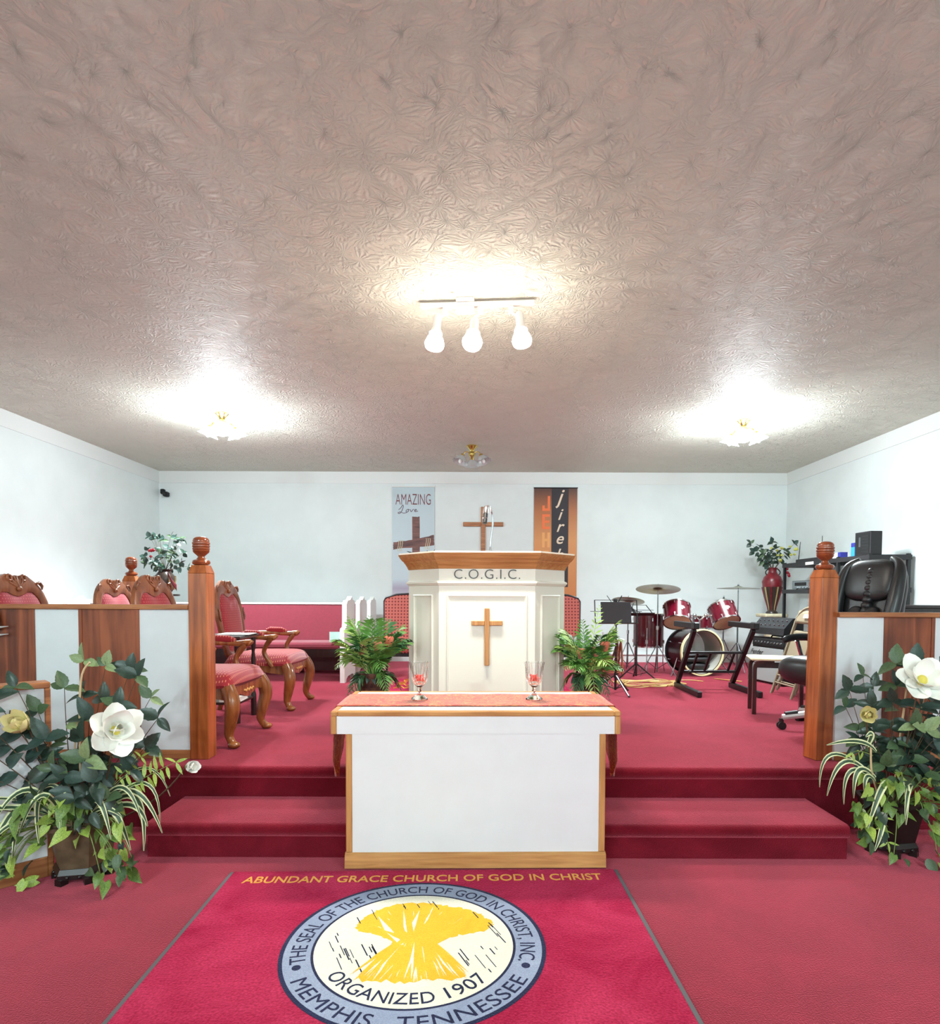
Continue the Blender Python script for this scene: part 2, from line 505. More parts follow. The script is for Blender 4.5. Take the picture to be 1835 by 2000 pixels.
# ------------------------------------------------------------------ mesh builder
class MB:
    def __init__(s):
        s.v, s.f, s.m = [], [], []

    def add(s, vs, fs, mi=0):
        o = len(s.v)
        s.v += [tuple(v) for v in vs]
        s.f += [tuple(i + o for i in f) for f in fs]
        s.m += [mi] * len(fs)
        return s

    def box(s, x0, x1, y0, y1, z0, z1, mi=0, T=None, bev=0.0):
        if bev > 0:
            b = min(bev, abs(x1 - x0) * .45, abs(y1 - y0) * .45, abs(z1 - z0) * .45)
            vs, idx = [], {}
            X, Y, Zz = (x0, x1), (y0, y1), (z0, z1)
            sg = (1, -1)
            for i in (0, 1):
                for j in (0, 1):
                    for k in (0, 1):
                        c = (X[i], Y[j], Zz[k])
                        inn = (X[i] + b * sg[i], Y[j] + b * sg[j], Zz[k] + b * sg[k])
                        for a in range(3):
                            p = list(inn)
                            p[a] = c[a]
                            idx[(i, j, k, a)] = len(vs)
                            vs.append(p)
            fs = []
            for a in range(3):
                o1, o2 = [(1, 2), (0, 2), (0, 1)][a]
                for e in (0, 1):
                    loop = []
                    for u, w in ((0, 0), (1, 0), (1, 1), (0, 1)):
                        k = [0, 0, 0]
                        k[a], k[o1], k[o2] = e, u, w
                        loop.append(idx[(*k, a)])
                    fs.append(loop)
                for u in (0, 1):
                    for w in (0, 1):
                        k0, k1 = [0, 0, 0], [0, 0, 0]
                        k0[a], k1[a] = 0, 1
                        k0[o1] = k1[o1] = u
                        k0[o2] = k1[o2] = w
                        fs.append([idx[(*k0, o1)], idx[(*k1, o1)], idx[(*k1, o2)], idx[(*k0, o2)]])
            for i in (0, 1):
                for j in (0, 1):
                    for k in (0, 1):
                        fs.append([idx[(i, j, k, 0)], idx[(i, j, k, 1)], idx[(i, j, k, 2)]])
        else:
            vs = [(x, y, z) for x in (x0, x1) for y in (y0, y1) for z in (z0, z1)]
            fs = [(0, 1, 3, 2), (4, 6, 7, 5), (0, 4, 5, 1), (2, 3, 7, 6), (0, 2, 6, 4), (1, 5, 7, 3)]
        if T is not None:
            vs = [T @ Vector(v) for v in vs]
        return s.add(vs, fs, mi)

    def prism(s, poly, a, b, axis='Y', mi=0, T=None):
        """polygon (u,w) extruded a..b along axis; X:(y,z) Y:(x,z) Z:(x,y)"""
        n = len(poly)

        def P(u, w, t):
            return {'X': (t, u, w), 'Y': (u, t, w), 'Z': (u, w, t)}[axis]
        vs = [P(u, w, a) for u, w in poly] + [P(u, w, b) for u, w in poly]
        if T is not None:
            vs = [T @ Vector(v) for v in vs]
        fs = [tuple(range(n)), tuple(range(2 * n - 1, n - 1, -1))]
        fs += [(i, (i + 1) % n, n + (i + 1) % n, n + i) for i in range(n)]
        return s.add(vs, fs, mi)

    def tube(s, pts, r, n=8, mi=0, closed=False, flat=1.0, twist=0.0):
        pts = [Vector(p) for p in pts]
        k = len(pts)
        rs = r if isinstance(r, (list, tuple)) else [r] * k
        tg = []
        for i in range(k):
            if closed:
                d = pts[(i + 1) % k] - pts[i - 1]
            else:
                d = pts[min(i + 1, k - 1)] - pts[max(i - 1, 0)]
            tg.append(d.normalized() if d.length > 1e-9 else Vector((0, 0, 1)))
        up = Vector((0, 0, 1)) if abs(tg[0].z) < 0.9 else Vector((1, 0, 0))
        nrm = (up - tg[0] * up.dot(tg[0])).normalized()
        vs = []
        for i in range(k):
            nrm = nrm - tg[i] * nrm.dot(tg[i])
            nrm = nrm.normalized() if nrm.length > 1e-6 else tg[i].orthogonal().normalized()
            bn = tg[i].cross(nrm)
            for j in range(n):
                a = 2 * PI * j / n + twist
                vs.append(pts[i] + nrm * (math.cos(a) * rs[i]) + bn * (math.sin(a) * rs[i] * flat))
        fs = []
        for i in range(k if closed else k - 1):
            for j in range(n):
                a, b = i * n + j, i * n + (j + 1) % n
                c, d = ((i + 1) % k) * n + (j + 1) % n, ((i + 1) % k) * n + j
                fs.append((a, b, c, d))
        if not closed:
            fs.append(tuple(range(n - 1, -1, -1)))
            fs.append(tuple((k - 1) * n + j for j in range(n)))
        return s.add(vs, fs, mi)

    def cyl(s, p0, p1, r0, r1=None, n=16, mi=0):
        return s.tube([p0, p1], [r0, r0 if r1 is None else r1], n, mi)

    def bar(s, p0, p1, w, h, mi=0, bev=0.0):
        """square bar between two points; w across, h upward"""
        p0, p1 = Vector(p0), Vector(p1)
        d = (p1 - p0)
        L = d.length
        d = d / L
        up = Vector((0, 0, 1)) if abs(d.z) < 0.95 else Vector((0, 1, 0))
        x = d.cross(up).normalized()
        z = x.cross(d)
        T = Matrix((x, d, z)).transposed().to_4x4()
        T.translation = p0
        return s.box(-w / 2, w / 2, 0, L, -h / 2, h / 2, mi, T, bev)

    def lathe(s, prof, n=24, c=(0, 0, 0), mi=0, T=None, flute=0.0, nf=0, ring=False):
        vs = []
        for (r, z) in prof:
            for j in range(n):
                a = 2 * PI * j / n
                rr = r * (1 + flute * math.cos(nf * a)) if nf else r
                vs.append(Vector((c[0] + rr * math.cos(a), c[1] + rr * math.sin(a), c[2] + z)))
        if T is not None:
            vs = [T @ v for v in vs]
        fs = []
        k = len(prof)
        for i in range(k - 1):
            for j in range(n):
                fs.append((i * n + j, i * n + (j + 1) % n, (i + 1) * n + (j + 1) % n, (i + 1) * n + j))
        if ring:
            fs += [((k - 1) * n + j, (k - 1) * n + (j + 1) % n, (j + 1) % n, j) for j in range(n)]
        elif prof[0][0] > 1e-5:
            fs.append(tuple(range(n - 1, -1, -1)))
        if prof[-1][0] > 1e-5 and not ring:
            fs.append(tuple((k - 1) * n + j for j in range(n)))
        return s.add(vs, fs, mi)

    def ell(s, c, rx, ry=None, rz=None, nu=12, nv=8, mi=0, T=None, p=1.0):
        ry = rx if ry is None else ry
        rz = rx if rz is None else rz
        q = lambda t: math.copysign(abs(t) ** p, t)
        vs = []
        for i in range(nv + 1):
            th = PI * i / nv
            for j in range(nu):
                a = 2 * PI * j / nu
                vs.append(Vector((c[0] + rx * q(math.sin(th)) * q(math.cos(a)), c[1] + ry * q(math.sin(th)) * q(math.sin(a)), c[2] - rz * q(math.cos(th)))))
        if T is not None:
            vs = [T @ v for v in vs]
        fs = [(i * nu + j, i * nu + (j + 1) % nu, (i + 1) * nu + (j + 1) % nu, (i + 1) * nu + j) for i in range(nv) for j in range(nu)]
        return s.add(vs, fs, mi)

    def grid(s, fn, nu, nv, mi=0):
        """open surface fn(u,v) for u,v in 0..1"""
        vs = [fn(i / nu, j / nv) for i in range(nu + 1) for j in range(nv + 1)]
        w = nv + 1
        fs = [(i * w + j, (i + 1) * w + j, (i + 1) * w + j + 1, i * w + j + 1) for i in range(nu) for j in range(nv)]
        return s.add(vs, fs, mi)

    def mesh(s, name, mats, smooth=35, weld=True):
        me = bpy.data.meshes.new(name)
        me.from_pydata(s.v, [], s.f)
        for q in (mats if isinstance(mats, (list, tuple)) else [mats]):
            me.materials.append(M[q])
        me.polygons.foreach_set('material_index', s.m)
        bm = bmesh.new()
        bm.from_mesh(me)
        if weld:
            bmesh.ops.remove_doubles(bm, verts=bm.verts, dist=1e-5)
        bmesh.ops.recalc_face_normals(bm, faces=bm.faces)
        bm.to_mesh(me)
        bm.free()
        if smooth:
            me.polygons.foreach_set('use_smooth', [True] * len(me.polygons))
            me.set_sharp_from_angle(angle=R(smooth))
        me.update()
        return me

    def build(s, name, mats, parent=None, smooth=35, loc=None, rot=None):
        o = bpy.data.objects.new(name, s.mesh(name, mats, smooth))
        COL.objects.link(o)
        o.parent = parent
        if loc is not None:
            o.location = loc
        if rot is not None:
            o.rotation_euler = rot
        return o


def tag(o, label, cat=None, group=None, kind=None):
    o['label'] = label
    if cat:
        o['category'] = cat
    if group:
        o['group'] = group
    if kind:
        o['kind'] = kind
    return o


def thing(name, label, cat, loc=(0, 0, 0), rz=0.0, group=None, kind=None):
    o = bpy.data.objects.new(name, None)
    COL.objects.link(o)
    o.location = loc
    o.rotation_euler = (0, 0, R(rz))
    o.empty_display_size = 0.1
    return tag(o, label, cat, group, kind)


def copy_tree(o, parent=None):
    c = o.copy()
    COL.objects.link(c)
    c.parent = parent
    for ch in list(o.children):
        copy_tree(ch, c)
    return c


def inst(name, me, parent, Mx):
    o = bpy.data.objects.new(name, me)
    COL.objects.link(o)
    o.parent = parent
    o.matrix_basis = Mx
    return o


def bez(p0, p1, p2, n=10):
    p0, p1, p2 = Vector(p0), Vector(p1), Vector(p2)
    return [p0 * (1 - t) ** 2 + p1 * 2 * t * (1 - t) + p2 * t * t for t in (i / n for i in range(n + 1))]


def catmull(pts, k=6, closed=False):
    P = [Vector(p) for p in pts]
    n = len(P)
    out = []
    rng = range(n) if closed else range(n - 1)
    for i in rng:
        if closed:
            a, b, c, d = P[i - 1], P[i], P[(i + 1) % n], P[(i + 2) % n]
        else:
            a, b, c, d = P[max(i - 1, 0)], P[i], P[i + 1], P[min(i + 2, n - 1)]
        for j in range(k):
            t = j / k
            out.append(0.5 * ((2 * b) + (c - a) * t + (2 * a - 5 * b + 4 * c - d) * t * t + (3 * b - a - 3 * c + d) * t ** 3))
    if not closed:
        out.append(P[-1])
    return out


def glyphs(body, size, extrude=0.002, offset=0.0, shear=0.0, align='CENTER', spacing=1.0):
    """outline of lettering as (verts, faces) in the x,y plane, extruded along z"""
    cu = bpy.data.curves.new('lettering', 'FONT')
    cu.body = body
    cu.size = size
    cu.extrude = extrude
    cu.offset = offset
    cu.shear = shear
    cu.align_x = align
    cu.space_character = spacing
    cu.resolution_u = 4
    ob = bpy.data.objects.new('lettering', cu)
    COL.objects.link(ob)
    dg = bpy.context.evaluated_depsgraph_get()
    ev = ob.evaluated_get(dg)
    me = ev.to_mesh()
    vs = [v.co.copy() for v in me.vertices]
    fs = [tuple(p.vertices) for p in me.polygons]
    ev.to_mesh_clear()
    bpy.data.objects.remove(ob)
    bpy.data.curves.remove(cu)
    return vs, fs
# ------------------------------------------------------------------ the room
XL, XR, YB, YF, ZC, ZP = -5.10, 4.90, 9.85, -6.0, 3.40, 0.38
ZS = 0.19


def struct(name, mb, m, label, smooth=0, parent=None):
    o = mb.build(name, m, parent, smooth)
    if parent is None:
        tag(o, label, None, None, 'structure')
    return o


struct('floor', MB().box(XL, XR, YF, YB, -0.1, 0), 'carpet', 'crimson carpet floor of the nave before the steps')
struct('ceiling', MB().box(XL - .1, XR + .1, YF, YB + .1, ZC, ZC + 0.1), 'ceiling', 'trowel-textured plaster ceiling over the whole room')
struct('wall_back', MB().box(XL - .1, XR + .1, YB, YB + 0.1, -0.1, ZC), 'wall', 'white wall behind the pews and the drum kit')
struct('wall_left', MB().box(XL - 0.1, XL, YF, YB, -0.1, ZC), 'wall', 'white side wall by the carved armchairs')
struct('wall_right', MB().box(XR, XR + 0.1, YF, YB, -0.1, ZC), 'wall', 'white side wall behind the equipment rack')
struct('wall_front', MB().box(XL - .1, XR + .1, YF - 0.1, YF, -0.1, ZC), 'wall', 'white wall closing the nave opposite the stage')
for i, (a, lab) in enumerate((((XL, XR, YB - .012, YB - .0005), 'flat white board along the top of the back wall'),
                              ((XL + .0005, XL + .012, YF, YB - .012), 'flat white board along the top of the left side wall'),
                              ((XR - .012, XR - .0005, YF, YB - .012), 'flat white board along the top of the right side wall'))):
    struct('trim_%d' % (i + 1), MB().box(*a, 3.215, ZC), 'trim_white', lab)
bb = MB().box(XL, XR, YB - .02, YB - .0005, ZP, ZP + .12)
bb.box(XL, XR, YB - .045, YB - .0005, ZP + .12, ZP + .135)
struct('baseboard_back', bb, 'trim_white', 'white baseboard with a small ledge along the back wall')


# carpeted stage floor and the step before it, each with a rounded nosing
def nosed(y0, y1, z0, z1, x0, x1):
    pr = [(y0 + .03, z0), (y0 + .03, z1 - .075), (y0 + .008, z1 - .062), (y0, z1 - .04), (y0 + .003, z1 - .02), (y0 + .012, z1 - .007), (y0 + .03, z1),
          (y1, z1), (y1, z0)]
    return MB().prism(pr, x0, x1, 'X')


struct('floor_stage', nosed(3.665, YB - .0, 0.0, ZP, XL, XR), 'carpet', 'raised stage floor in crimson carpet', 50)
st = nosed(3.235, 3.71, 0.0, ZS, -1.78, 1.985)
struct('floor_step', st, 'carpet', 'long carpeted step below the stage edge', 50)


# ------------------------------------------------------------------ panelled rails and newel posts
def rail(name, label, x0, x1, ztop, panels, y0=3.85, th=0.05):
    root = thing(name, label, None, (0, 0, 0), 0, None, 'structure')
    MB().box(x0, x1, y0 + .014, y0 + th, ZP, ztop - .03).build('core', 'panel_white', root, 0)
    MB().box(x0, x1, y0 - .02, y0 + th + .02, ztop - .03, ztop, bev=.004).build('cap_rail', 'rail_wood', root, 30)
    MB().box(x0, x1, y0 - .008, y0 + .0138, ZP, ZP + .055, bev=.003).build('base_rail', 'rail_wood', root, 30)
    for a, b, kind in panels:
        if kind == 'w':
            MB().box(a, b, y0 + .004, y0 + .0138, ZP + .055, ztop - .03).build('white_panel', 'panel_white', root, 0)
        else:
            MB().box(a + .022, b - .022, y0 + .002, y0 + .0138, ZP + .055, ztop - .03, bev=.001).build('wood_panel', 'panel_wood', root, 30)
            for q in (a, b - .022):
                MB().box(q, q + .022, y0 - .004, y0 + .0136, ZP + .055, ztop - .03, bev=.002).build('panel_stile', 'panel_wood', root, 30)
    return root


rail('wall_rail_left', 'panelled rail of white and brown boards before the carved armchairs', XL, -1.815, 1.352,
     [(-2.13, -1.815, 'w'), (-2.51, -2.13, 'b'), (-2.785, -2.51, 'w'), (-3.16, -2.785, 'b'), (-3.46, -3.16, 'w'), (-3.84, -3.46, 'b'), (-4.2, -3.84, 'w'), (-4.6, -4.2, 'b'), (-5.1, -4.6, 'w')])
rail('wall_rail_right', 'panelled rail of white and brown boards before the office chair', 2.25, XR, 1.318,
     [(2.25, 2.54, 'w'), (2.54, 2.86, 'b'), (2.86, 3.14, 'w'), (3.14, 3.52, 'b'), (3.52, 3.8, 'w'), (3.8, 4.2, 'b'), (4.2, 4.9, 'w')])

root = thing('wall_wing_left', 'low white wall set at an angle beside the large flower arrangement', None, (-2.14, 3.055, 0), 45, None, 'structure')
MB().box(-2.4, -.025, 0, .09, .10, .945).build('core', 'panel_white', root, 0)
MB().box(-2.4, 0.0, -.012, .1, .945, .975, bev=.004).build('cap_rail', 'rail_wood', root, 30)
MB().box(-.025, 0.0, -.012, .1, 0, .9445, bev=.003).build('end_trim', 'rail_wood', root, 30)
MB().box(-2.4, -.0252, -.014, .09, 0, .0998, bev=.003).build('base_trim', 'rail_wood', root, 30)


def newel(label, loc, rz, zt, lean=0.0, w=0.118):
    root = thing('newel_post', label, 'post', loc, rz, 'newel posts with turned finials')
    root.rotation_euler = (0, R(lean), R(rz))
    h = w / 2
    H = zt - loc[2]
    mb = MB().box(-h, h, -h, h, 0, H - .05, bev=.004)
    vs = [(sx * h * q, sy * h * q, z) for q, z in ((1, H - .05), (.72, H)) for sx, sy in ((-1, -1), (1, -1), (1, 1), (-1, 1))]
    mb.add(vs, [(0, 1, 5, 4), (1, 2, 6, 5), (2, 3, 7, 6), (3, 0, 4, 7), (4, 5, 6, 7)])
    mb.build('shaft', 'post_wood', root, 30)
    k = w / 0.118
    prof = [(.036, 0), (.05, .006), (.055, .018), (.05, .03), (.034, .036), (.022, .046), (.020, .056), (.03, .066), (.046, .08), (.051, .092), (.048, .095), (.052, .1), (.052, .108), (.048, .112), (.053, .117),
            (.053, .125), (.048, .129), (.053, .134), (.053, .142), (.049, .146), (.05, .155), (.044, .168), (.03, .177), (.0, .181)]
    MB().lathe([(r * k, z * k) for r, z in prof], 24, (0, 0, H)).build('finial', 'finial_wood', root, 40)
    return root


newel('tall brown newel post between red armchair and white rail panel', (-1.752, 3.885, ZP), 0, 1.60)
newel('orange-brown newel post beside the office chair and bent-leg stool', (2.172, 3.91, ZP), 10, 1.587, 1.1)
newel('newel post standing behind the carved armchairs on the stage', (-3.31, 5.86, ZP), 8, 1.60)


# ------------------------------------------------------------------ altar table
alt = thing('communion_table', 'white altar table with oak trim in front of the steps', 'table', (-.012, 3.13, 0.012), 1.0)
# local frame: front face of the base at y=0
bx = .668
MB().box(-bx + .032, bx - .032, .006, .52, .075, .69).build('front_panel', 'altar_white', alt, 0)
for s in (-1, 1):
    a = s * bx
    MB().box(min(a, a - s * .032), max(a, a - s * .032), 0, .53, .076, .69, bev=.004).build('corner_stile', 'oak_up', alt, 30)
pl = [(.0, 0), (.55, 0), (.55, .075), (.002, .075), (-.012, .065), (-.018, .0)]
MB().prism([(y, z) for y, z in pl], -bx - .004, bx + .004, 'X').build('plinth', 'oak', alt, 30)
tx, ty0, ty1 = .743, .018, .665
ty0 = -.005
MB().box(-tx + .030, tx - .030, ty0 + .006, ty1 - .006, .6902, .782).build('apron', 'altar_white', alt, 0)
for s in (-1, 1):
    a = s * tx
    MB().box(min(a, a - s * .0298), max(a, a - s * .0298), ty0, ty1, .69, .782, bev=.003).build('apron_stile', 'oak_up', alt, 30)
    MB().box(min(a, a - s * .034), max(a, a - s * .034), ty0 - .004, ty1 + .004, .7822, .81, bev=.006).build('top_edging', 'oak', alt, 30)
MB().box(-tx + .0341, tx - .0341, ty0 - .004, ty0 + .03, .7822, .81, bev=.006).build('top_edging', 'oak', alt, 30)
MB().box(-tx + .0341, tx - .0341, ty1 - .03, ty1 + .004, .7822, .81, bev=.006).build('top_edging', 'oak', alt, 30)
MB().box(-tx + .0342, tx - .0342, ty0 + .0302, ty1 - .0302, .7822, .808).build('table_top', 'altar_white', alt, 0)

# brocade runner draped over the table, pointed tails at both ends
mb = MB()
TAIL = .44


def runner(u, v):
    L = 2 * tx + .02
    tot = L + 2 * TAIL
    d = u * tot - TAIL
    ya, yb = .128, .530
    if 0 <= d <= L:
        x, z = d - L / 2, .8125
        e = min(d, L - d)
        if e < .012:
            z -= (.012 - e) * .5
        y = ya + (yb - ya) * v
    else:
        t = -d if d < 0 else d - L
        sg = -1 if d < 0 else 1
        k = t / TAIL
        wd = 1 - max(0, (k - .72) / .28)
        y = .36 + (v - .5) * (yb - ya) * max(wd, .02) * (1 - .35 * k)
        x = sg * (L / 2 + .004 + .03 * k + .012 * math.sin(v * 9) * k)
        z = .806 - t
    return (x, y, z + .0012 * math.sin(u * 57 + v * 7))


mb.grid(runner, 90, 12)
run = mb.build('table_runner', 'brocade', None, 60)
run.location = (-.012, 3.13, .012)
run.rotation_euler = (0, 0, R(1.0))
sm = run.modifiers.new('thick', 'SOLIDIFY')
sm.thickness = .002
sm.offset = 1.0
tag(run, 'red and gold brocade runner laid along the white altar table', 'runner')


def goblet(label, x, y):
    g = thing('goblet', label, 'goblet', (x, y, .8278), 0, 'crystal goblets on the altar')
    foot = [(0, 0), (.044, 0), (.046, .004), (.042, .009), (.026, .022), (.012, .034)]
    stem = [(.012, .034), (.009, .044), (.014, .052), (.009, .060), (.011, .070)]
    MB().lathe(foot + [(.0, .034)], 24, flute=.05, nf=8).build('foot', 'glass', g, 30)
    MB().lathe([(0, .0345)] + stem[1:] + [(0, .0702)], 10).build('stem', 'glass', g, 25)
    bowl = [(0, .071), (.012, .071), (.026, .083), (.038, .103), (.045, .13), (.047, .16), (.0505, .19), (.057, .213), (.055, .2135), (.048, .19), (.0435, .16),
            (.041, .13), (.034, .106), (.022, .089), (.0, .084)]
    MB().lathe(bowl, 32, flute=.045, nf=16).build('bowl', 'glass', g, 28)
    mb = MB()
    mb.ell((0, 0, .122), .018, .018, .02, 7, 5)
    for k in range(14):
        a = 2 * PI * k / 14
        mb.cyl((.010 * math.cos(a), .010 * math.sin(a), .122), (.03 * math.cos(a), .03 * math.sin(a), .122 + .022 * ((k % 3) - 1)), .008, .001, 5)
    mb.build('red_filling', 'red_wax', g, 30)['label'] = 'red star-shaped filling seen through the cut glass'
    return g


goblet('cut crystal goblet with red filling, at runner end nearer the carved armchairs', -.333, 3.44)
goblet('cut crystal goblet with red filling, at runner end nearer the music stands', .313, 3.455)


# ------------------------------------------------------------------ pulpit
def offset_poly(poly, d):
    """outward mitred offset of a convex, counter-clockwise polygon"""
    n = len(poly)
    out = []
    for i in range(n):
        p0, p1, p2 = Vector(poly[i - 1]), Vector(poly[i]), Vector(poly[(i + 1) % n])
        e1, e2 = (p1 - p0).normalized(), (p2 - p1).normalized()
        n1, n2 = Vector((e1.y, -e1.x)), Vector((e2.y, -e2.x))
        b = (n1 + n2)
        b = b / b.dot(n1) if b.length > 1e-6 else n1
        out.append(tuple(p1 + b * d))
    return out


def loft(mb, poly, prof, cap=True):
    n = len(poly)
    rings = []
    for d, z in prof:
        rings.append([(x, y, z) for x, y in offset_poly(poly, d)])
    vs = [p for r in rings for p in r]
    fs = [(i * n + j, i * n + (j + 1) % n, (i + 1) * n + (j + 1) % n, (i + 1) * n + j) for i in range(len(prof) - 1) for j in range(n)]
    if cap:
        fs += [tuple(range(n - 1, -1, -1)), tuple((len(prof) - 1) * n + j for j in range(n))]
    mb.add(vs, fs)
    return mb


pul = thing('pulpit', 'cream and oak pulpit lettered on its front, with a cross', 'pulpit', (.06, 4.6, ZP), 0)
PO = [(-.36, 0), (.36, 0), (.615, .27), (.615, .62), (-.615, .62), (-.615, .27)]
loft(MB(), PO, [(0, 0), (0, 1.245)]).build('body', 'cream', pul, 0)
loft(MB(), PO, [(.0, .0005), (.022, .0005), (.022, .11), (.012, .125), (.0005, .128)]).build('plinth', 'cream', pul, 0)
loft(MB(), PO, [(.0005, 1.112), (.008, 1.116), (.016, 1.128), (.02, 1.13), (.02, 1.142), (.006, 1.15), (.0005, 1.152)]).build('belt_moulding', 'cream', pul, 25)
loft(MB(), PO, [(.0005, 1.238), (.006, 1.24), (.012, 1.256), (.03, 1.285), (.036, 1.29), (.04, 1.3), (.05, 1.306), (.066, 1.325), (.078, 1.346), (.08, 1.354), (.0, 1.354)]).build('cornice', 'pulpit_oak', pul, 20)
loft(MB(), PO, [(.04, 1.3542), (.074, 1.3542), (.074, 1.366), (.04, 1.366)]).build('desk_top', 'cream', pul, 0)


def frame_on(parent, name, p0, p1, za, zb, m, w=.024, d=.012, inset=.0):
    """picture-frame moulding on the upright face running from p0 to p1 (seen from its right-hand side)"""
    p0, p1 = Vector((*p0, 0)), Vector((*p1, 0))
    e = (p1 - p0).normalized()
    L = (p1 - p0).length
    nn = Vector((e.y, -e.x, 0))
    T = Matrix((e, -nn, Vector((0, 0, 1)))).transposed().to_4x4()
    T.translation = p0
    prof = [(0, .0), (.0, .008), (.006, d), (.011, d), (.016, .005), (w, .004), (w, -.0005)]
    mb = MB()
    vs = []
    for q, h in prof:
        for (u, z) in ((q, za + q), (L - q, za + q), (L - q, zb - q), (q, zb - q)):
            vs.append(T @ Vector((u, -h, z)))
    fs = [(i * 4 + j, i * 4 + (j + 1) % 4, (i + 1) * 4 + (j + 1) % 4, (i + 1) * 4 + j) for i in range(len(prof) - 1) for j in range(4)]
    mb.add(vs, fs)
    return mb.build(name, m, parent, 20)


frame_on(pul, 'panel_moulding', (-.302, 0), (.302, 0), .2, 1.045, 'cream')
for s in (-1, 1):
    a, b = Vector((s * .36, 0)), Vector((s * .615, .27))
    q0, q1 = a.lerp(b, .18), a.lerp(b, .82)
    if s < 0:
        q0, q1 = q1, q0
    frame_on(pul, 'panel_moulding', tuple(q0), tuple(q1), .2, 1.045, 'cream')
mb = MB()
vs, fs = glyphs('C.O.G.I.C.', .104, .003, -.0012, 0, 'CENTER', 1.12)
mb.add([(v.x, -v.z - .0035, v.y + 1.163) for v in vs], fs)
mb.build('lettering', 'grey_letters', pul, 0)['label'] = 'grey letters C.O.G.I.C.'
mb = MB().box(-.018, .018, -.028, -.0006, .515, .945, bev=.004)
mb.box(-.117, -.0185, -.026, -.0006, .815, .851, bev=.004)
mb.box(.0185, .117, -.026, -.0006, .815, .851, bev=.004)
mb.build('cross', 'oak_up', pul, 30)['label'] = 'small oak cross'

# gooseneck microphone on the pulpit
mic = thing('microphone', 'chrome gooseneck microphone standing on the pulpit desk', 'microphone', (.085, 4.76, ZP + 1.3662), 0)
MB().lathe([(0, 0), (.028, 0), (.028, .008), (.012, .016), (.008, .05), (.0, .05)], 20).build('base', 'chrome', mic, 40)
path = catmull([(0, 0, .05), (.006, 0, .12), (.018, -.005, .22), (.014, -.01, .30), (0, -.03, .345), (-.018, -.06, .352), (-.034, -.085, .335)], 6)
MB().tube(path, .0075, 10).build('gooseneck', 'chrome', mic, 60)
d = (Vector((-.045, -.13, .20)) - Vector((-.034, -.085, .335))).normalized()
p0 = Vector((-.034, -.085, .335))
mb = MB()
mb.tube([p0 - d * .012, p0, p0 + d * .05], [.016, .021, .021], 16)
mb.build('collar', 'chrome', mic, 40)
MB().tube([p0 + d * .0502, p0 + d * .085], [.019, .019], 16).build('capsule', 'black_metal', mic, 40)
MB().tube([p0 + d * .0852, p0 + d * .092], [.0195, .0195], 16).build('ring', 'chrome', mic, 40)
MB().tube([p0 + d * .0922, p0 + d * .125, p0 + d * .132], [.018, .018, .011], 16).build('grille', 'black_metal', mic, 40)

# ------------------------------------------------------------------ rugs
rug = thing('seal_rug', 'crimson rug with a blue-ringed seal and gold lettering before the altar', 'rug', (-.243, 2.0, .0005), 1.4)
MB().box(-.965, .965, -1.3, 1.09, 0, .009).build('pile', 'rug_pile', rug, 0)
for s in (-1, 1):
    MB().box(*sorted((s * .9652, s * .985)), -1.3, 1.09, 0, .008, bev=.002).build('edge_binding', 'rug_binding', rug, 30)
SC = (.0, .425)
RO, RI = .525, .395


def disc(r, z0, z1, r_in=0.0, n=96, jit=0.0):
    mb = MB()
    if r_in:
        vs = []
        for rr, z in ((r, z0), (r, z1), (r_in, z1), (r_in, z0)):
            for j in range(n):
                a = 2 * PI * j / n
                q = rr + jit * math.sin(j * 37.7) * (1 if rr == r else .6)
                vs.append((SC[0] + q * math.cos(a), SC[1] + q * math.sin(a), z))
        mb.add(vs, [(i * n + j, i * n + (j + 1) % n, ((i + 1) % 4) * n + (j + 1) % n, ((i + 1) % 4) * n + j) for i in range(4) for j in range(n)])
    else:
        mb.lathe([(r, z0), (r, z1)], n, (SC[0], SC[1], 0))
    return mb


disc(RO, .0091, .0102, RO - .016, jit=.0016).build('seal_outline', 'rug_navy', rug, 0)
disc(RO - .0161, .0091, .0104, RI + .0101).build('seal_ring', 'rug_ring', rug, 0)
disc(RI + .01, .0091, .0102, RI, jit=.0016).build('seal_inner_outline', 'rug_navy', rug, 0)
disc(RI - .0005, .0091, .0102).build('seal_field', 'rug_field', rug, 0)


def arc_text(body, size, r, mid_deg, span_deg, outward=True, zb=.0106, off=.0, squash=1.0, jitter=.0005):
    """lettering bent round the seal; outward: letter tops point away from the centre"""
    vs, fs = glyphs(body, size, .0006, off, 0, 'CENTER', 1.0)
    xs = [v.x for v in vs]
    W = max(xs) - min(xs)
    x0 = (max(xs) + min(xs)) / 2
    out = []
    for v in vs:
        t = (v.x - x0) / W
        if outward:
            a = R(mid_deg - t * span_deg)
            q = r + v.y * squash
        else:
            a = R(mid_deg + t * span_deg)
            q = r - v.y * squash
        out.append((SC[0] + q * math.cos(a) + jitter * math.sin(v.y * 900), SC[1] + q * math.sin(a) + jitter * math.sin(v.x * 800), zb + v.z))
    return out, fs


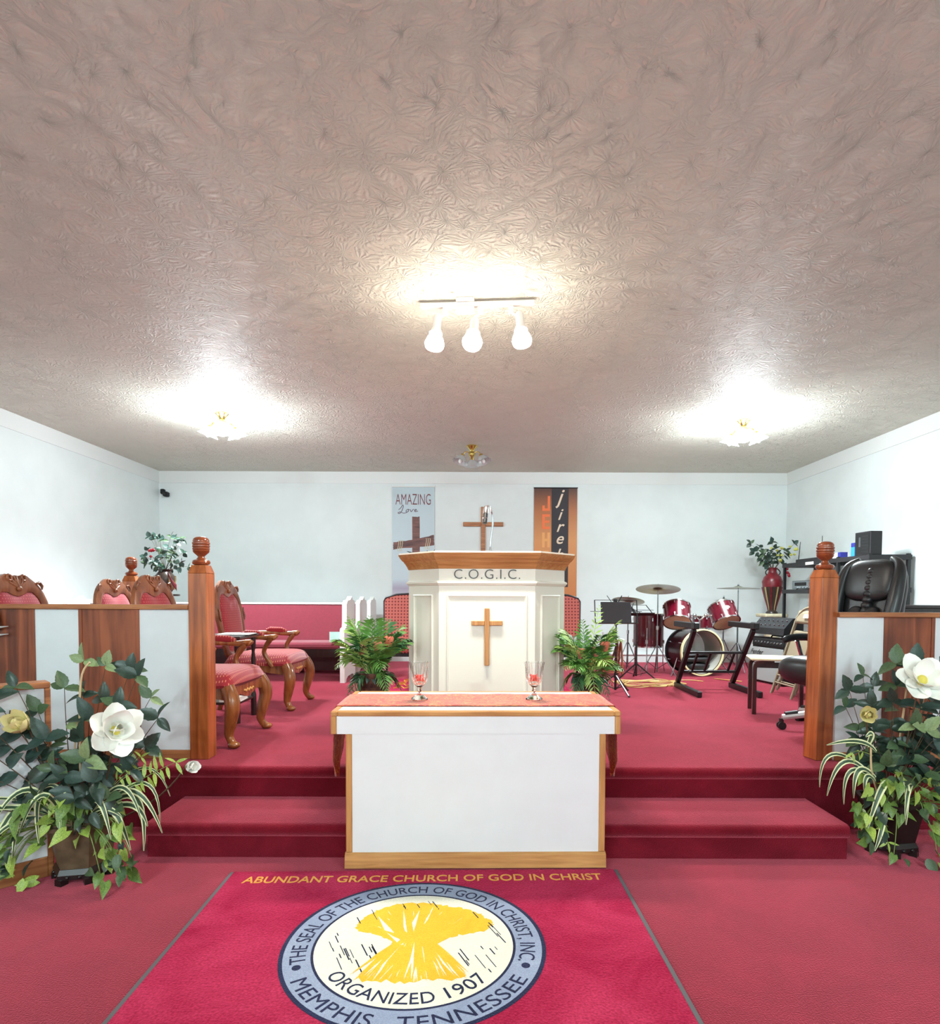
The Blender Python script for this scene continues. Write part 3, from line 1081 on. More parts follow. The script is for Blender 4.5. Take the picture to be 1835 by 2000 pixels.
for body, size, r, mid, span, outw in (('THE SEAL OF THE CHURCH OF GOD IN CHRIST, INC.', .088, RI + .028, 90, 214, True),
                                       ('MEMPHIS,', .088, RO - .030, 234.5, 50, False), ('TENNESSEE', .088, RO - .030, 299, 64, False),
                                       ('ORGANIZED', .088, RI - .022, 250, 72, False), ('1907', .088, RI - .022, 307, 28, False)):
    vs, fs = arc_text(body, size, r, mid, span, outw)
    MB().add(vs, fs).build('seal_lettering', 'rug_navy', rug, 0)['label'] = 'navy lettering ' + body.replace(',', '')
for a in (200, 340):
    c = (SC[0] + (RO - .066) * math.cos(R(a)), SC[1] + (RO - .066) * math.sin(R(a)))
    MB().lathe([(.017, .0105), (.017, .0112)], 12, (*c, 0)).build('seal_dot', 'rug_navy', rug, 0)
# wheat sheaf made of tufted strands
rs = random.Random(5)
mb = MB()
WX, WY = SC[0] + .0, SC[1] + .0


def strand(x0, y0, x1, y1, w, z, mi):
    d = Vector((x1 - x0, y1 - y0))
    if d.length < 1e-4:
        return
    n_ = Vector((-d.y, d.x)).normalized() * w
    mx, my = (x0 + x1) / 2 + rs.uniform(-.01, .01), (y0 + y1) / 2
    mb.add([(x0 - n_.x * .6, y0 - n_.y * .6, z), (mx - n_.x, my - n_.y, z), (x1, y1, z), (mx + n_.x, my + n_.y, z), (x0 + n_.x * .6, y0 + n_.y * .6, z)], [(0, 1, 2, 3, 4)], mi)


key = [(.06, -.03), (.10, .02), (.17, .055), (.25, .07), (.315, .12), (.31, .17), (.27, .22), (.20, .27), (.12, .30), (.02, .325), (-.10, .315), (-.18, .27), (-.235, .20), (-.255, .14), (-.24, .09), (-.17, .065), (-.10, .02), (-.06, -.03)]
blob = [(WX + p.x + rs.uniform(-.008, .008), WY + p.y + rs.uniform(-.008, .008)) for p in catmull([(x, y, 0) for x, y in key], 6, True)]
mb.prism(blob, .0103, .0105, 'Z')
fan = [(WX - .05, WY + .06)] + [(WX - .205 + .41 * q / 24, WY - .25 + .02 * abs(q - 12) / 12 + rs.uniform(-.015, .015)) for q in range(25)] + [(WX + .05, WY + .06)]
mb.prism(fan, .0103, .0105, 'Z')
for k in range(300):
    a = R(90 + rs.uniform(-66, 70))
    q = .30 * (1 - .22 * abs(math.sin((a - PI / 2)) ** 3)) * rs.uniform(.72, 1.0)
    q *= (1 if abs(a - PI / 2) < 1.0 else .95)
    x1 = WX + .02 + q * 1.0 * math.cos(a)
    y1 = WY + .03 + max(.02, q * .98 * math.sin(a)) + rs.uniform(-.01, .01)
    x0, y0 = WX + .05 * math.cos(a) + rs.uniform(-.02, .02), WY + rs.uniform(-.03, .05)
    strand(x0, y0, x1, y1, rs.uniform(.006, .014), .0107 + .0004 * rs.random(), 1 if rs.random() < .07 else 0)
for k in range(150):
    t = rs.uniform(-1, 1)
    x1, y1 = WX + t * .215 + rs.uniform(-.012, .012), WY - .245 + .03 * abs(t) + rs.uniform(-.02, .02)
    strand(WX + t * .045, WY + .05, x1, y1, rs.uniform(.005, .012), .0107 + .0004 * rs.random(), 1 if rs.random() < .16 else 0)
sh = mb.build('wheat_sheaf', ['rug_gold', 'rug_field'], rug, 0)
sh['label'] = 'tufted gold wheat sheaf'
mb = MB()
for k in range(46):
    for _ in range(20):
        x, y = rs.uniform(-.36, .36), rs.uniform(-.2, .36)
        r_ = math.hypot(x, y)
        if r_ < .35 and not (abs(x) < .29 and y > .0 and r_ < .31) and not (abs(x) < .25 - (y + .25) * .5 and y < .06):
            break
    else:
        continue
    L = rs.uniform(.02, .09)
    w = rs.uniform(.0016, .003)
    x1, y1 = x + L * .45, y - L
    if math.hypot(x1, y1) > .375 or (y1 < -.2):
        continue
    mb.add([(SC[0] + x - w, SC[1] + y, .0106), (SC[0] + x + w, SC[1] + y, .0106), (SC[0] + x1 + w, SC[1] + y1, .0106), (SC[0] + x1 - w, SC[1] + y1, .0106)], [(0, 1, 2, 3)])
mb.build('rain_stroke', 'rug_navy', rug, 0)['kind'] = 'stuff'
vs, fs = glyphs('ABUNDANT GRACE CHURCH OF GOD IN CHRIST', .096, .0006, .0012, 0, 'CENTER', 1.0)
xs = [v.x for v in vs]
k = 1.77 / (max(xs) - min(xs))
MB().add([(v.x * k, v.y + .968 + v.x * .004, .0098 + v.z) for v in vs], fs).build('gold_lettering', 'rug_letter', rug, 0)['label'] = 'gold lettering ABUNDANT GRACE CHURCH OF GOD IN CHRIST'

mat2 = thing('stage_mat', 'crimson mat with gold lettering on the stage behind the pulpit', 'mat', (0, 6.5, ZP + .0005), 0)
MB().box(-1.0, 1.0, -1.1, 1.15, 0, .008).build('pile', 'rug_pile', mat2, 0)
mb = MB()
for cx, cy, r1, r2 in ((-.86, .98, .05, .075), (-.90, .72, .045, .07)):
    pts = [(cx + r1 * math.cos(t) + .2 * r2 * math.sin(t), cy + r2 * math.sin(t), .0088) for t in (2 * PI * i / 16 for i in range(16))]
    mb.tube(pts, .012, 5, closed=True, flat=.05)
for q in (.50, .30):
    mb.tube(catmull([(-.95, q, .0088), (-.88, q + .14, .0088), (-.83, q + .02, .0088), (-.78, q + .13, .0088)], 4), .012, 5, flat=.05)
mb.build('gold_lettering', 'rug_letter', mat2, 0)

# ------------------------------------------------------------------ banners, wall cross, camera
ban = thing('banner', 'pale blue AMAZING Love banner with a rough wooden cross', 'banner', (-1.05, YB - .014, 1.33), 0, 'hanging banners on the back wall')
MB().box(-.335, .335, 0, .004, 0, 1.83).build('cloth', 'banner_pale', ban, 0)
MB().cyl((-.34, -.006, 1.835), (.34, -.006, 1.835), .008, None, 10).build('hanging_rod', 'paper', ban, 40)
vs, fs = glyphs('AMAZING', .25, .0004, -.002)
xs = [v.x for v in vs]
k = .56 / (max(xs) - min(xs))
mat('banner_maroon', S(120, 48, 56), .6)
MB().add([(v.x * k + .0, -.0008 - v.z, v.y + 1.55) for v in vs], fs).build('lettering', 'banner_maroon', ban, 0)['label'] = 'maroon word AMAZING'
# the word "Love" written as brush strokes
mb = MB()
for st_ in ([(-.235, 1.47), (-.20, 1.50), (-.17, 1.545), (-.16, 1.52), (-.185, 1.45), (-.22, 1.41), (-.245, 1.42), (-.21, 1.435), (-.15, 1.415), (-.10, 1.43)],
            [(-.09, 1.475), (-.115, 1.455), (-.11, 1.435), (-.085, 1.44), (-.075, 1.465), (-.09, 1.478), (-.06, 1.47)],
            [(-.05, 1.476), (-.035, 1.437), (-.005, 1.472), (.01, 1.476)],
            [(.02, 1.452), (.05, 1.466), (.04, 1.478), (.02, 1.462), (.03, 1.438), (.075, 1.45)]):
    mb.tube([(x, -.0008, z) for x, z in catmull([(a, b, 0) for a, b in st_], 4) for x, z in [(x, z)]] if False else [(p.x, -.0008, p.y) for p in catmull([(a, b, 0) for a, b in st_], 4)], .0055, 5)
mat('banner_script', S(110, 86, 100), .6)
mb.build('script_lettering', 'banner_script', ban, 0)['label'] = 'script word Love'
wood('banner_timber', S(84, 60, 62), S(140, 96, 88), 'X', 9, .6, 4)
rs = random.Random(3)


def rough_poly(pts, k=5, j=.008):
    out = []
    for i in range(len(pts)):
        a, b = Vector(pts[i]), Vector(pts[(i + 1) % len(pts)])
        for q in range(k):
            p = a.lerp(b, q / k)
            out.append((p.x + rs.uniform(-j, j), p.y + rs.uniform(-j, j)))
    return out


MB().prism(rough_poly([(-.02, .05), (.10, .05), (.10, 1.36), (-.02, 1.36)], 8, .005), -.0012, -.0004, 'Y').build('timber_upright', 'banner_timber', ban, 0)
MB().prism(rough_poly([(-.32, .84), (.33, .91), (.33, 1.07), (.02, 1.0), (-.32, .955)], 7, .006), -.002, -.0013, 'Y').build('timber_arm', 'banner_timber', ban, 0)
mb = MB()
for cx in (-.22, .22):
    for q in range(3):
        mb.tube([(cx + .03 * q - .02 + .01 * math.sin(t * 2), -.0024, .9 + .03 * (cx > 0) + .09 * math.sin(t)) for t in (i * .5 - 1.5 for i in range(7))], .005, 5)
mb.build('rope', 'stone_cream', ban, 0)

ba2 = thing('banner', 'orange and black banner with upright JEHOVAH jireh lettering', 'banner', (1.214, YB - .014, 1.29), 0, 'hanging banners on the back wall')
MB().box(-.343, .343, 0, .004, 0, 1.86).build('cloth', 'banner_amber', ba2, 0)
mat('banner_black', S(46, 40, 46), .6)
MB().box(-.065, .205, -.0008, -.0002, .29, 1.859).build('black_stripe', 'banner_black', ba2, 0)
mat('letter_orange', S(236, 118, 66), .6)
mat('letter_peach', S(232, 168, 104), .6)
mat('letter_white', S(236, 214, 188), .6)
BLK = {'J': [(.085, .125, .0, .235), (.0, .0848, .0, .04), (.0, .04, .0402, .085)],
       'E': [(.0, .042, .0, .235), (.0422, .125, .0, .04), (.0422, .115, .098, .136), (.0422, .125, .195, .235)],
       'H': [(.0, .042, .0, .235), (.083, .125, .0, .235), (.0422, .0828, .098, .137)],
       'O': [(.0, .042, .02, .215), (.083, .125, .02, .215), (.02, .105, .0, .0198), (.02, .105, .2152, .235), (.0422, .0828, .02, .04), (.0422, .0828, .195, .215)],
       'V': [(.0, .042, .08, .235), (.083, .125, .08, .235), (.02, .06, .03, .0798), (.065, .105, .03, .0798), (.04, .085, .0, .0298)],
       'A': [(.0, .042, .0, .2), (.083, .125, .0, .2), (.02, .105, .2002, .235), (.0422, .0828, .08, .118)]}
for i, ch in enumerate('JEHOVAH'):
    mb = MB()
    for (a, b_, c, e) in BLK[ch]:
        mb.box(a - .213, b_ - .213, -.0022, -.0009, 1.50 - i * .289 + c, 1.50 - i * .289 + e)
    mb.build('letter', 'letter_orange' if i < 2 else 'letter_peach', ba2, 0)
for i, (ch, z, sz) in enumerate((('j', 1.62, .33), ('i', 1.36, .26), ('r', 1.17, .26), ('e', .98, .26), ('h', .72, .26))):
    vs, fs = glyphs(ch, sz, .0004, .002, .35)
    MB().add([(v.x + .055, -.0014 - v.z, v.y + z) for v in vs], fs).build('letter', 'letter_white', ba2, 0)
MB().cyl((-.35, -.006, 1.864), (.35, -.006, 1.864), .008, None, 10).build('hanging_rod', 'black_metal', ba2, 40)

cr = thing('wall_cross', 'wooden cross hung on the back wall between two banners', 'cross', (.062, YB - .036, 1.55), 0)
MB().box(-.036, .036, 0, .034, 0, 1.30, bev=.006).build('upright', 'rail_wood', cr, 30)
for s in (-1, 1):
    MB().box(*sorted((s * .0362, s * .32)), 0, .034, .99, 1.058, bev=.006).build('arm', 'rail_wood', cr, 30)

sec = thing('security_camera', 'small black security camera in the corner of the back wall', 'camera', (-5.0, YB - .001, 3.04), 0)
MB().box(-.05, .01, -.07, 0, -.01, .07, bev=.012).build('mount', 'dark_slot', sec, 40)
MB().box(.012, .085, -.12, -.02, -.055, .02, bev=.014).build('body', 'dark_slot', sec, 40)
MB().cyl((.048, -.121, -.018), (.048, -.128, -.018), .018, .016, 12).build('lens', 'leather', sec, 40)


# ------------------------------------------------------------------ light fixtures
tr = thing('track_light', 'white ceiling track carrying three lit spotlight heads', 'light', (-.018, 4.19, ZC - .0005), -4)
MB().box(-.385, .385, -.017, .017, -.05, -.018, bev=.004).build('track', 'fixture_white', tr, 30)
MB().box(-.14, -.02, -.045, .045, -.018, 0, bev=.003).build('canopy', 'fixture_white', tr, 30)
MB().box(-.145, -.02, -.03, .03, -.085, -.0505, bev=.005).build('feed_box', 'fixture_white', tr, 30)
for i, (x, dx, dy) in enumerate(((-.215, -.05, -.03), (.02, -.03, -.10), (.225, .055, -.04))):
    h = MB().box(x - .018, x + .018, -.016, .016, -.095, -.0503, bev=.003).build('adapter', 'fixture_white', tr, 30)
    a = Vector((x, 0, -.095))
    b = Vector((x + dx, dy * .5, -.135))
    MB().tube([a + Vector((0, 0, .006)), b], .008, 8).build('yoke', 'fixture_white', tr, 30)
    d = Vector((dx * .35, dy, -.20)).normalized()
    q = b + d * (.03 if i == 1 else 0) + Vector((0, 0, .03 if i != 1 else .0))
    MB().tube([q, q + d * .012, q + d * .09, q + d * .13], [.022, .027, .028, .045], 18).build('socket', 'fixture_white', tr, 40)
    bp = q + d * .132
    MB().tube([bp, bp + d * .03, bp + d * .07, bp + d * .095, bp + d * .108, bp + d * .112], [.032, .052, .066, .06, .036, .002], 18).build('bulb', 'bulb_warm', tr, 60)
    spot('track_lamp', bp + d * .13, d, TRACK_W, WARM, .05, tr)


def ceiling_lamp(label, loc, rz, lit, group):
    root = thing('ceiling_lamp', label, 'light', loc, rz, group)
    MB().lathe([(0, 0), (.07, 0), (.072, -.012), (.055, -.03), (.035, -.05), (.03, -.075), (.045, -.10), (.04, -.13), (.02, -.15), (.012, -.17), (0, -.18)], 20).build('canopy', 'brass', root, 40)
    for k in range(3):
        a = 2 * PI * k / 3 + .5
        c, s_ = math.cos(a), math.sin(a)
        MB().tube([(c * q, s_ * q, z) for q, z in ((.035, -.10), (.07, -.085), (.11, -.10), (.135, -.135))], .007, 8).build('arm', 'brass', root, 50)
        T = Matrix.Translation((c * .137, s_ * .137, -.135)) @ Matrix.Rotation(R(-22), 4, Vector((-s_, c, 0)))
        MB().lathe([(0, .01), (.024, .008), (.026, -.012), (0, -.0125)], 14, T=T).build('cup', 'brass', root, 40)
        sh = MB().lathe([(.026, -.013), (.05, -.03), (.072, -.06), (.082, -.085), (.105, -.105), (.102, -.106), (.079, -.088), (.069, -.063), (.047, -.033), (.024, -.017)], 28, T=T, flute=.05, nf=9, ring=True)
        sh.build('glass_shade', 'shade_lit' if lit else 'shade_glass', root, 50)
        b = MB().ell((0, 0, -.085), .026, .026, .038, 12, 8, T=T)
        b.build('bulb', 'bulb_cool' if lit else 'white_plastic', root, 60)
        if lit:
            p = T @ Vector((0, 0, -.145))
            spot('shade_lamp', p, (0, 0, -1), LAMP_W, COOL, .05, root, 140, .8)
            lamp('bulb_glow', p, LAMP_W * .17, COOL, .05, root)
    return root


ceiling_lamp('lit brass ceiling lamp with three glass shades over the carved armchairs', (-2.80, 6.75, ZC - .0005), 20, True, 'brass ceiling lamps')
ceiling_lamp('lit brass ceiling lamp with three glass shades over the drum kit', (2.95, 6.94, ZC - .0005), 95, True, 'brass ceiling lamps')
ceiling_lamp('unlit brass ceiling lamp with three glass shades before the back wall', (-.10, 8.15, ZC - .0005), 61, False, 'brass ceiling lamps')
# ------------------------------------------------------------------ carved armchairs
def resample(pts, n, closed=True):
    P = [Vector((p[0], p[1], 0)) for p in pts]
    if closed:
        P.append(P[0])
    L = [0]
    for i in range(1, len(P)):
        L.append(L[-1] + (P[i] - P[i - 1]).length)
    out = []
    j = 0
    for i in range(n):
        d = L[-1] * i / n
        while L[j + 1] < d:
            j += 1
        t = (d - L[j]) / max(1e-9, L[j + 1] - L[j])
        p = P[j].lerp(P[j + 1], t)
        out.append((p.x, p.y))
    return out


def mirror(half):
    """half outline from bottom centre to top centre on the +y side -> closed loop"""
    return half + [(-y, z) for y, z in reversed(half[1:-1])]


def make_armchair(label):
    t = thing('carved_armchair', label, 'chair', (0, 0, 0), 0, 'carved red armchairs')
    # local: faces +x, origin on the floor under the seat
    sw, sx0, sx1 = .335, -.27, .32

    def seat_pt(u, v):
        a = 2 * u - 1
        b = 2 * v - 1
        e = 1 - max(abs(a) ** 4, abs(b) ** 4)
        wide = sw * (.86 + .14 * (a + 1) / 2)
        x = (sx0 + sx1) / 2 + a * (sx1 - sx0) / 2 + (.02 * (1 - b * b) if a > .5 else 0)
        return (x, b * wide, .425 + .10 * max(e, 0) ** .45)
    mb = MB().grid(seat_pt, 18, 18)
    mb.prism([(sx0, -sw * .86), (sx1, -sw), (sx1, sw), (sx0, sw * .86)], .405, .425, 'Z')
    s_ = mb.build('seat', 'throne_fabric', t, 60)
    # scalloped seat rails
    for s in (-1, 1):
        pr = [(sx0, .404), (sx1 - .02, .404), (sx1 - .02, .32), (sx1 - .1, .33), (.05, .355), (-.1, .335), (sx0, .33)]
        MB().prism(pr, *sorted((s * (sw - .055), s * (sw - .025))), 'Y').build('side_rail', 'chair_wood', t, 30)
    pr = [(-sw + .03, .404), (sw - .03, .404), (sw - .03, .325), (sw - .1, .33), (.16, .345), (.09, .325), (0, .305), (-.09, .325), (-.16, .345), (-sw + .1, .33), (-sw + .03, .325)]
    fr = MB().prism(pr, sx1 - .03, sx1, 'X').build('front_rail', 'chair_wood', t, 30)
    mb = MB()
    for k in range(-3, 4):
        mb.ell((sx1 + .002, k * .026, .352 + .008 * (k % 2)), .008, .016, .012 - abs(k) * .001, 8, 5)
    mb.build('shell_carving', 'carving_gold', fr, 50)
    # cabriole legs
    for s in (-1, 1):
        y = s * (sw - .035)
        pts = catmull([(sx1 - .03, y, .41), (sx1 + .0, y + s * .014, .345), (sx1 + .01, y + s * .022, .27), (sx1 - .01, y + s * .006, .17), (sx1 - .022, y, .09), (sx1 - .005, y + s * .008, .045), (sx1 + .018, y + s * .02, .018)], 4)
        n = len(pts)
        rad = [(.048, .052, .048, .037, .027, .027, .034)[min(6, int(i / (n - 1) * 6))] for i in range(n)]
        rad = [sum(rad[max(0, i - 2):i + 3]) / len(rad[max(0, i - 2):i + 3]) for i in range(n)]
        mb = MB().tube(pts, rad, 12)
        mb.ell((sx1 + .018, y + s * .02, .024), .042, .038, .024, 12, 6)
        lg = mb.build('leg', 'chair_wood', t, 50)
        mb = MB()
        for q in (-1, 0, 1):
            mb.tube([(sx1 + .035, y + s * .014 + q * .008, .26), (sx1 + .046, y + s * .02 + q * .014, .31), (sx1 + .034, y + s * .012 + q * .024, .365)], [.003, .009, .003], 6)
        mb.build('knee_carving', 'carving_gold', lg, 50)
        MB().tube(catmull([(-.25, s * .25, .42), (-.27, s * .25, .25), (-.33, s * .26, .0)], 4), [.028, .028, .027, .026, .025, .024, .024, .024, .024][:9], 8).build('leg', 'chair_wood', t, 50)
        # arms
        ya = s * .325
        arm = MB().tube(catmull([(-.30, s * .27, .66), (-.16, s * .31, .672), (.0, ya, .665), (.12, ya + s * .004, .66), (.19, ya + s * .012, .668), (.215, ya + s * .012, .652)], 4),
                        [.02] * 6 + [.021] * 6 + [.024] * 5 + [.03, .032, .03, .02][:4], 10).build('arm', 'chair_wood', t, 50)
        MB().tube([(-.10, s * .318, .688), (-.06, ya, .694), (.05, ya, .69), (.10, ya, .682)], [.018, .034, .034, .018], 10, flat=.6, twist=0).build('arm_pad', 'throne_fabric', arm, 60)
        MB().tube(catmull([(.17, ya + s * .006, .655), (.13, ya, .60), (.10, ya - s * .005, .53), (.14, ya - s * .01, .45), (.17, s * .305, .40)], 4), [.024] * 5 + [.021] * 8 + [.026] * 4, 8).build('arm_post', 'chair_wood', arm, 50)
    # back: carved frame round a padded panel
    tilt = R(-9)
    T = Matrix.Translation((-.262, 0, .42)) @ Matrix.Rotation(tilt, 4, 'Y')
    ho = [(0, .03), (.16, .03), (.22, .06), (.25, .16), (.285, .32), (.30, .45), (.285, .56), (.25, .64), (.205, .695), (.165, .72), (.13, .742), (.10, .762), (.07, .765), (.045, .748), (0, .755)]
    hi = [(0, .095), (.13, .095), (.175, .12), (.195, .2), (.222, .32), (.232, .44), (.222, .53), (.19, .6), (.145, .637), (.095, .638), (.05, .618), (0, .606)]
    no = 72
    lo, li = resample(mirror(ho), no), resample(mirror(hi), no)
    mb = MB()
    rings = [(lo, -.016), (lo, .012), ([(a[0] * .45 + b[0] * .55, a[1] * .45 + b[1] * .55) for a, b in zip(lo, li)], .026), (li, .012), (li, -.016)]
    vs = [T @ Vector((x, y, z)) for r_, x in rings for (y, z) in r_]
    fs = [(i * no + j, i * no + (j + 1) % no, ((i + 1) % 5) * no + (j + 1) % no, ((i + 1) % 5) * no + j) for i in range(5) for j in range(no)]
    mb.add(vs, fs)
    bf = mb.build('back_frame', 'carved_wood', t, 50)
    mb = MB()
    cz = sum(z for _, z in li) / no
    rr = [[(y * q, cz + (z - cz) * q) for y, z in li] for q in (1.0, .9, .7, .4)]
    vs = [T @ Vector((x, y, z)) for r_, x in zip(rr, (.004, .022, .032, .036)) for (y, z) in r_]
    fs = [(i * no + j, i * no + (j + 1) % no, (i + 1) * no + (j + 1) % no, (i + 1) * no + j) for i in range(3) for j in range(no)]
    fs.append(tuple(3 * no + j for j in range(no)))
    vs += [T @ Vector((-.012, y, z)) for y, z in li]
    fs.append(tuple(4 * no + j for j in range(no)))
    mb.add(vs, fs)
    mb.build('backrest', 'throne_back', t, 60)
    # crest: scrolls and a palmette, each a piece of the frame
    for s in (-1, 1):
        pts = [T @ Vector((.02, s * (.066 + .02 * math.cos(a)), .735 + .02 * math.sin(a))) for a in (i * PI / 6 for i in range(12))]
        MB().tube(pts, .009, 8, closed=True).build('scroll', 'carved_wood', bf, 50)
        pts = [T @ Vector((.02, s * y, z)) for y, z in ((.19, .70), (.215, .705), (.238, .68), (.232, .655))]
        MB().tube(pts, [.008, .013, .011, .005], 8).build('leaf_carving', 'carved_wood', bf, 50)
        pts = [T @ Vector((.026, s * y, z)) for y, z in ((.285, .5), (.272, .46), (.285, .42), (.272, .38))]
        MB().tube(pts, [.006, .01, .009, .005], 8).build('leaf_carving', 'carved_wood', bf, 50)
    mb = MB()
    for k in range(-3, 4):
        a = k * .36
        p = [T @ Vector((.024, math.sin(a) * q, .665 + math.cos(a) * q)) for q in (-.01, .05, .085)]
        mb.tube(p, [.008, .011, .004], 6)
    mb.ell(T @ Vector((.03, 0, .657)), .014, .024, .018, 10, 6)
    mb.build('palmette', 'carved_wood', bf, 50)
    return t


arm1 = make_armchair('carved red armchair right behind the tall newel post, near the side table')
arm1.location = (-1.985, 4.43, ZP)
for lab, x, y in (('carved red armchair standing whole between the side table and the pews', -2.02, 5.80),
                  ('carved red armchair whose crest shows above the rail near the wing wall', -2.86, 4.28),
                  ('carved red armchair in front of the far newel post', -2.86, 5.42)):
    c = copy_tree(arm1)
    c.location = (x, y, ZP)
    c['label'] = lab

# dark side table between two armchairs, with its books
stb = thing('side_table', 'dark wooden side table between two carved red armchairs', 'table', (-2.15, 5.12, ZP), 0)
MB().box(-.24, .24, -.22, .22, .68, .705, bev=.006).build('table_top', 'black_wood', stb, 30)
MB().box(-.21, .21, -.19, .19, .15, .17, bev=.004).build('shelf', 'black_wood', stb, 30)
for sx in (-1, 1):
    for sy in (-1, 1):
        p = [(.024, 0), (.024, .14), (.024, .18), (.014, .21), (.02, .26), (.013, .30), (.02, .36), (.014, .42), (.021, .48), (.013, .55), (.022, .60), (.022, .68)]
        MB().lathe(p, 10, (sx * .2, sy * .18, 0)).build('leg', 'black_wood', stb, 40)


def book(label, loc, rz, size, cover, tilt=0.0, group=None):
    b = thing('book', label, 'book', loc, rz, group)
    b.rotation_euler = (R(tilt), 0, R(rz))
    x, y, z = size
    MB().box(-x / 2 + .003, x / 2 - .004, -y / 2 + .004, y / 2 - .004, .0022, z - .0022).build('pages', 'paper', b, 0)
    mb = MB().box(-x / 2, x / 2, -y / 2, y / 2, 0, .002).box(-x / 2, x / 2, -y / 2, y / 2, z - .002, z).box(-x / 2, -x / 2 + .0025, -y / 2, y / 2, .002, z - .002)
    mb.build('cover', cover, b, 0)
    return b


book('black bible lying closed on the dark side table', (-2.26, 5.0, ZP + .7055), 15, (.17, .24, .035), 'black_satin')
b = thing('binder', 'open black binder with white sheets on the dark side table', 'binder', (-2.03, 5.14, ZP + .7055), 4)
MB().box(-.13, .13, -.11, .15, 0, .004, bev=.001).build('cover', 'black_satin', b, 0)
MB().box(-.125, -.005, -.10, .14, .0042, .012).build('sheets', 'paper', b, 0)
MB().box(.005, .125, -.10, .14, .0042, .009).build('sheets', 'paper', b, 0)
for k, (x, y, z, rz, sz, lab) in enumerate(((-2.02, 5.05, .1705, 3, (.16, .22, .035), 'lowest white book on the side table shelf, beside the binder stack'),
                                            (-2.02, 5.055, .206, -5, (.15, .21, .035), 'topmost white book piled on the side table shelf'),
                                            (-2.24, 5.16, .1705, 8, (.2, .16, .06), 'thick white book lying alone on the side table shelf'))):
    book(lab, (x, y, ZP + z), rz, sz, 'paper', group='white books on the side table shelf')


# ------------------------------------------------------------------ pews
def pew_end(mb, x0, x1):
    out = [(.0, 0), (.10, 0), (.12, .04), (.30, .04), (.44, .04), (.46, 0), (.64, 0), (.645, .60), (.64, .93), (.60, .945), (.585, .985), (.50, 1.0), (.475, 1.035), (.385, 1.035), (.36, 1.0), (.275, .985), (.245, .945), (.20, .93), (.17, .905), (.16, .885), (.155, .70), (.13, .655),
           (.04, .645), (.005, .62), (.0, .58)]
    out = [(.0, 0), (.09, 0), (.11, .035), (.20, .06), (.46, .06), (.54, .035), (.56, 0), (.64, 0), (.635, .94), (.60, .985), (.50, .99), (.44, 1.035), (.34, .99), (.20, .985), (.13, .94), (.125, .70), (.105, .66), (.03, .65), (.0, .62)]
    return mb.prism(out, x0, x1, 'X')


for i, (y, lab) in enumerate(((7.30, 'white-ended pew with red upholstery, foremost of three rows'), (8.12, 'white-ended red pew in the middle of the three rows'), (8.94, 'white-ended red pew hard against the back wall'))):
    pw = thing('pew', lab, 'pew', (0, y, ZP), 0, 'red upholstered pews')
    xa, xb = -5.03, -1.60
    pew_end(MB(), xb - .055, xb).build('end_panel', 'pew_white', pw, 30)
    pew_end(MB(), xa, xa + .055).build('end_panel', 'pew_white', pw, 30)
    mb = MB().box(xa + .056, xb - .056, .04, .52, .40, .48, bev=.025)
    mb.build('seat', 'pew_red', pw, 40)
    T = Matrix.Translation((0, .50, .44)) @ Matrix.Rotation(R(-8), 4, 'X')
    MB().box(xa + .056, xb - .056, .0, .045, .0, .495, T=T, bev=.015).build('backrest', 'pew_red', pw, 40)
    MB().box(xa + .056, xb - .056, -.006, .052, .4952, .512, T=T, bev=.006).build('top_rail', 'pew_white', pw, 40)
    MB().box(xa + .056, xb - .056, .10, .13, .30, .399).build('seat_rail', 'black_wood', pw, 0)
    MB().box(xa + .056, xb - .056, .46, .49, .1, .399).build('back_board', 'black_wood', pw, 0)
    if i == 0:
        MB().box(xb - .185, xb - .0552, .028, .034, .49, .61).build('card', 'card_aqua', pw, 0)['label'] = 'pale green printed card'

# ------------------------------------------------------------------ upholstered chairs behind the pulpit
def stage_chair(label, loc, rz):
    t = thing('upholstered_chair', label, 'chair', loc, rz, 'patterned chairs behind the pulpit')
    # faces -y
    hb = [(-.27, .40), (.27, .40), (.285, .96), (.27, 1.0), (.15, 1.035), (0, 1.045), (-.15, 1.035), (-.27, 1.0), (-.285, .96)]
    T = Matrix.Translation((0, .22, 0)) @ Matrix.Translation((0, 0, .4)) @ Matrix.Rotation(R(-5), 4, 'X') @ Matrix.Translation((0, 0, -.4))
    MB().prism(hb, 0, .05, 'Y', T=T).build('backrest', 'stage_chair_fabric', t, 40)
    pts = [T @ Vector((x * 1.03, .025, z + (.012 if z > .9 else 0))) for x, z in hb[1:]] + [T @ Vector((hb[0][0] * 1.03, .025, .4))]
    MB().tube(pts, .013, 8).build('back_frame', 'black_metal', t, 50)
    MB().box(-.28, .28, -.30, .215, .42, .50, bev=.03).build('seat', 'stage_chair_fabric', t, 40)
    MB().box(-.27, .27, -.28, .20, .385, .4195, bev=.005).build('seat_frame', 'black_metal', t, 30)
    for sx in (-1, 1):
        MB().tube([(sx * .25, -.26, .39), (sx * .26, -.29, 0)], .014, 8).build('leg', 'black_metal', t, 50)
        MB().tube([(sx * .25, .19, .39), (sx * .26, .27, 0)], .014, 8).build('leg', 'black_metal', t, 50)
    return t


stage_chair('patterned red chair with black frame behind the pulpit, beside the white pew ends', (-.815, 6.75, ZP + .012), -4)
stage_chair('patterned red chair with black frame behind the pulpit, beside the music stands', (.885, 6.75, ZP + .012), 4)
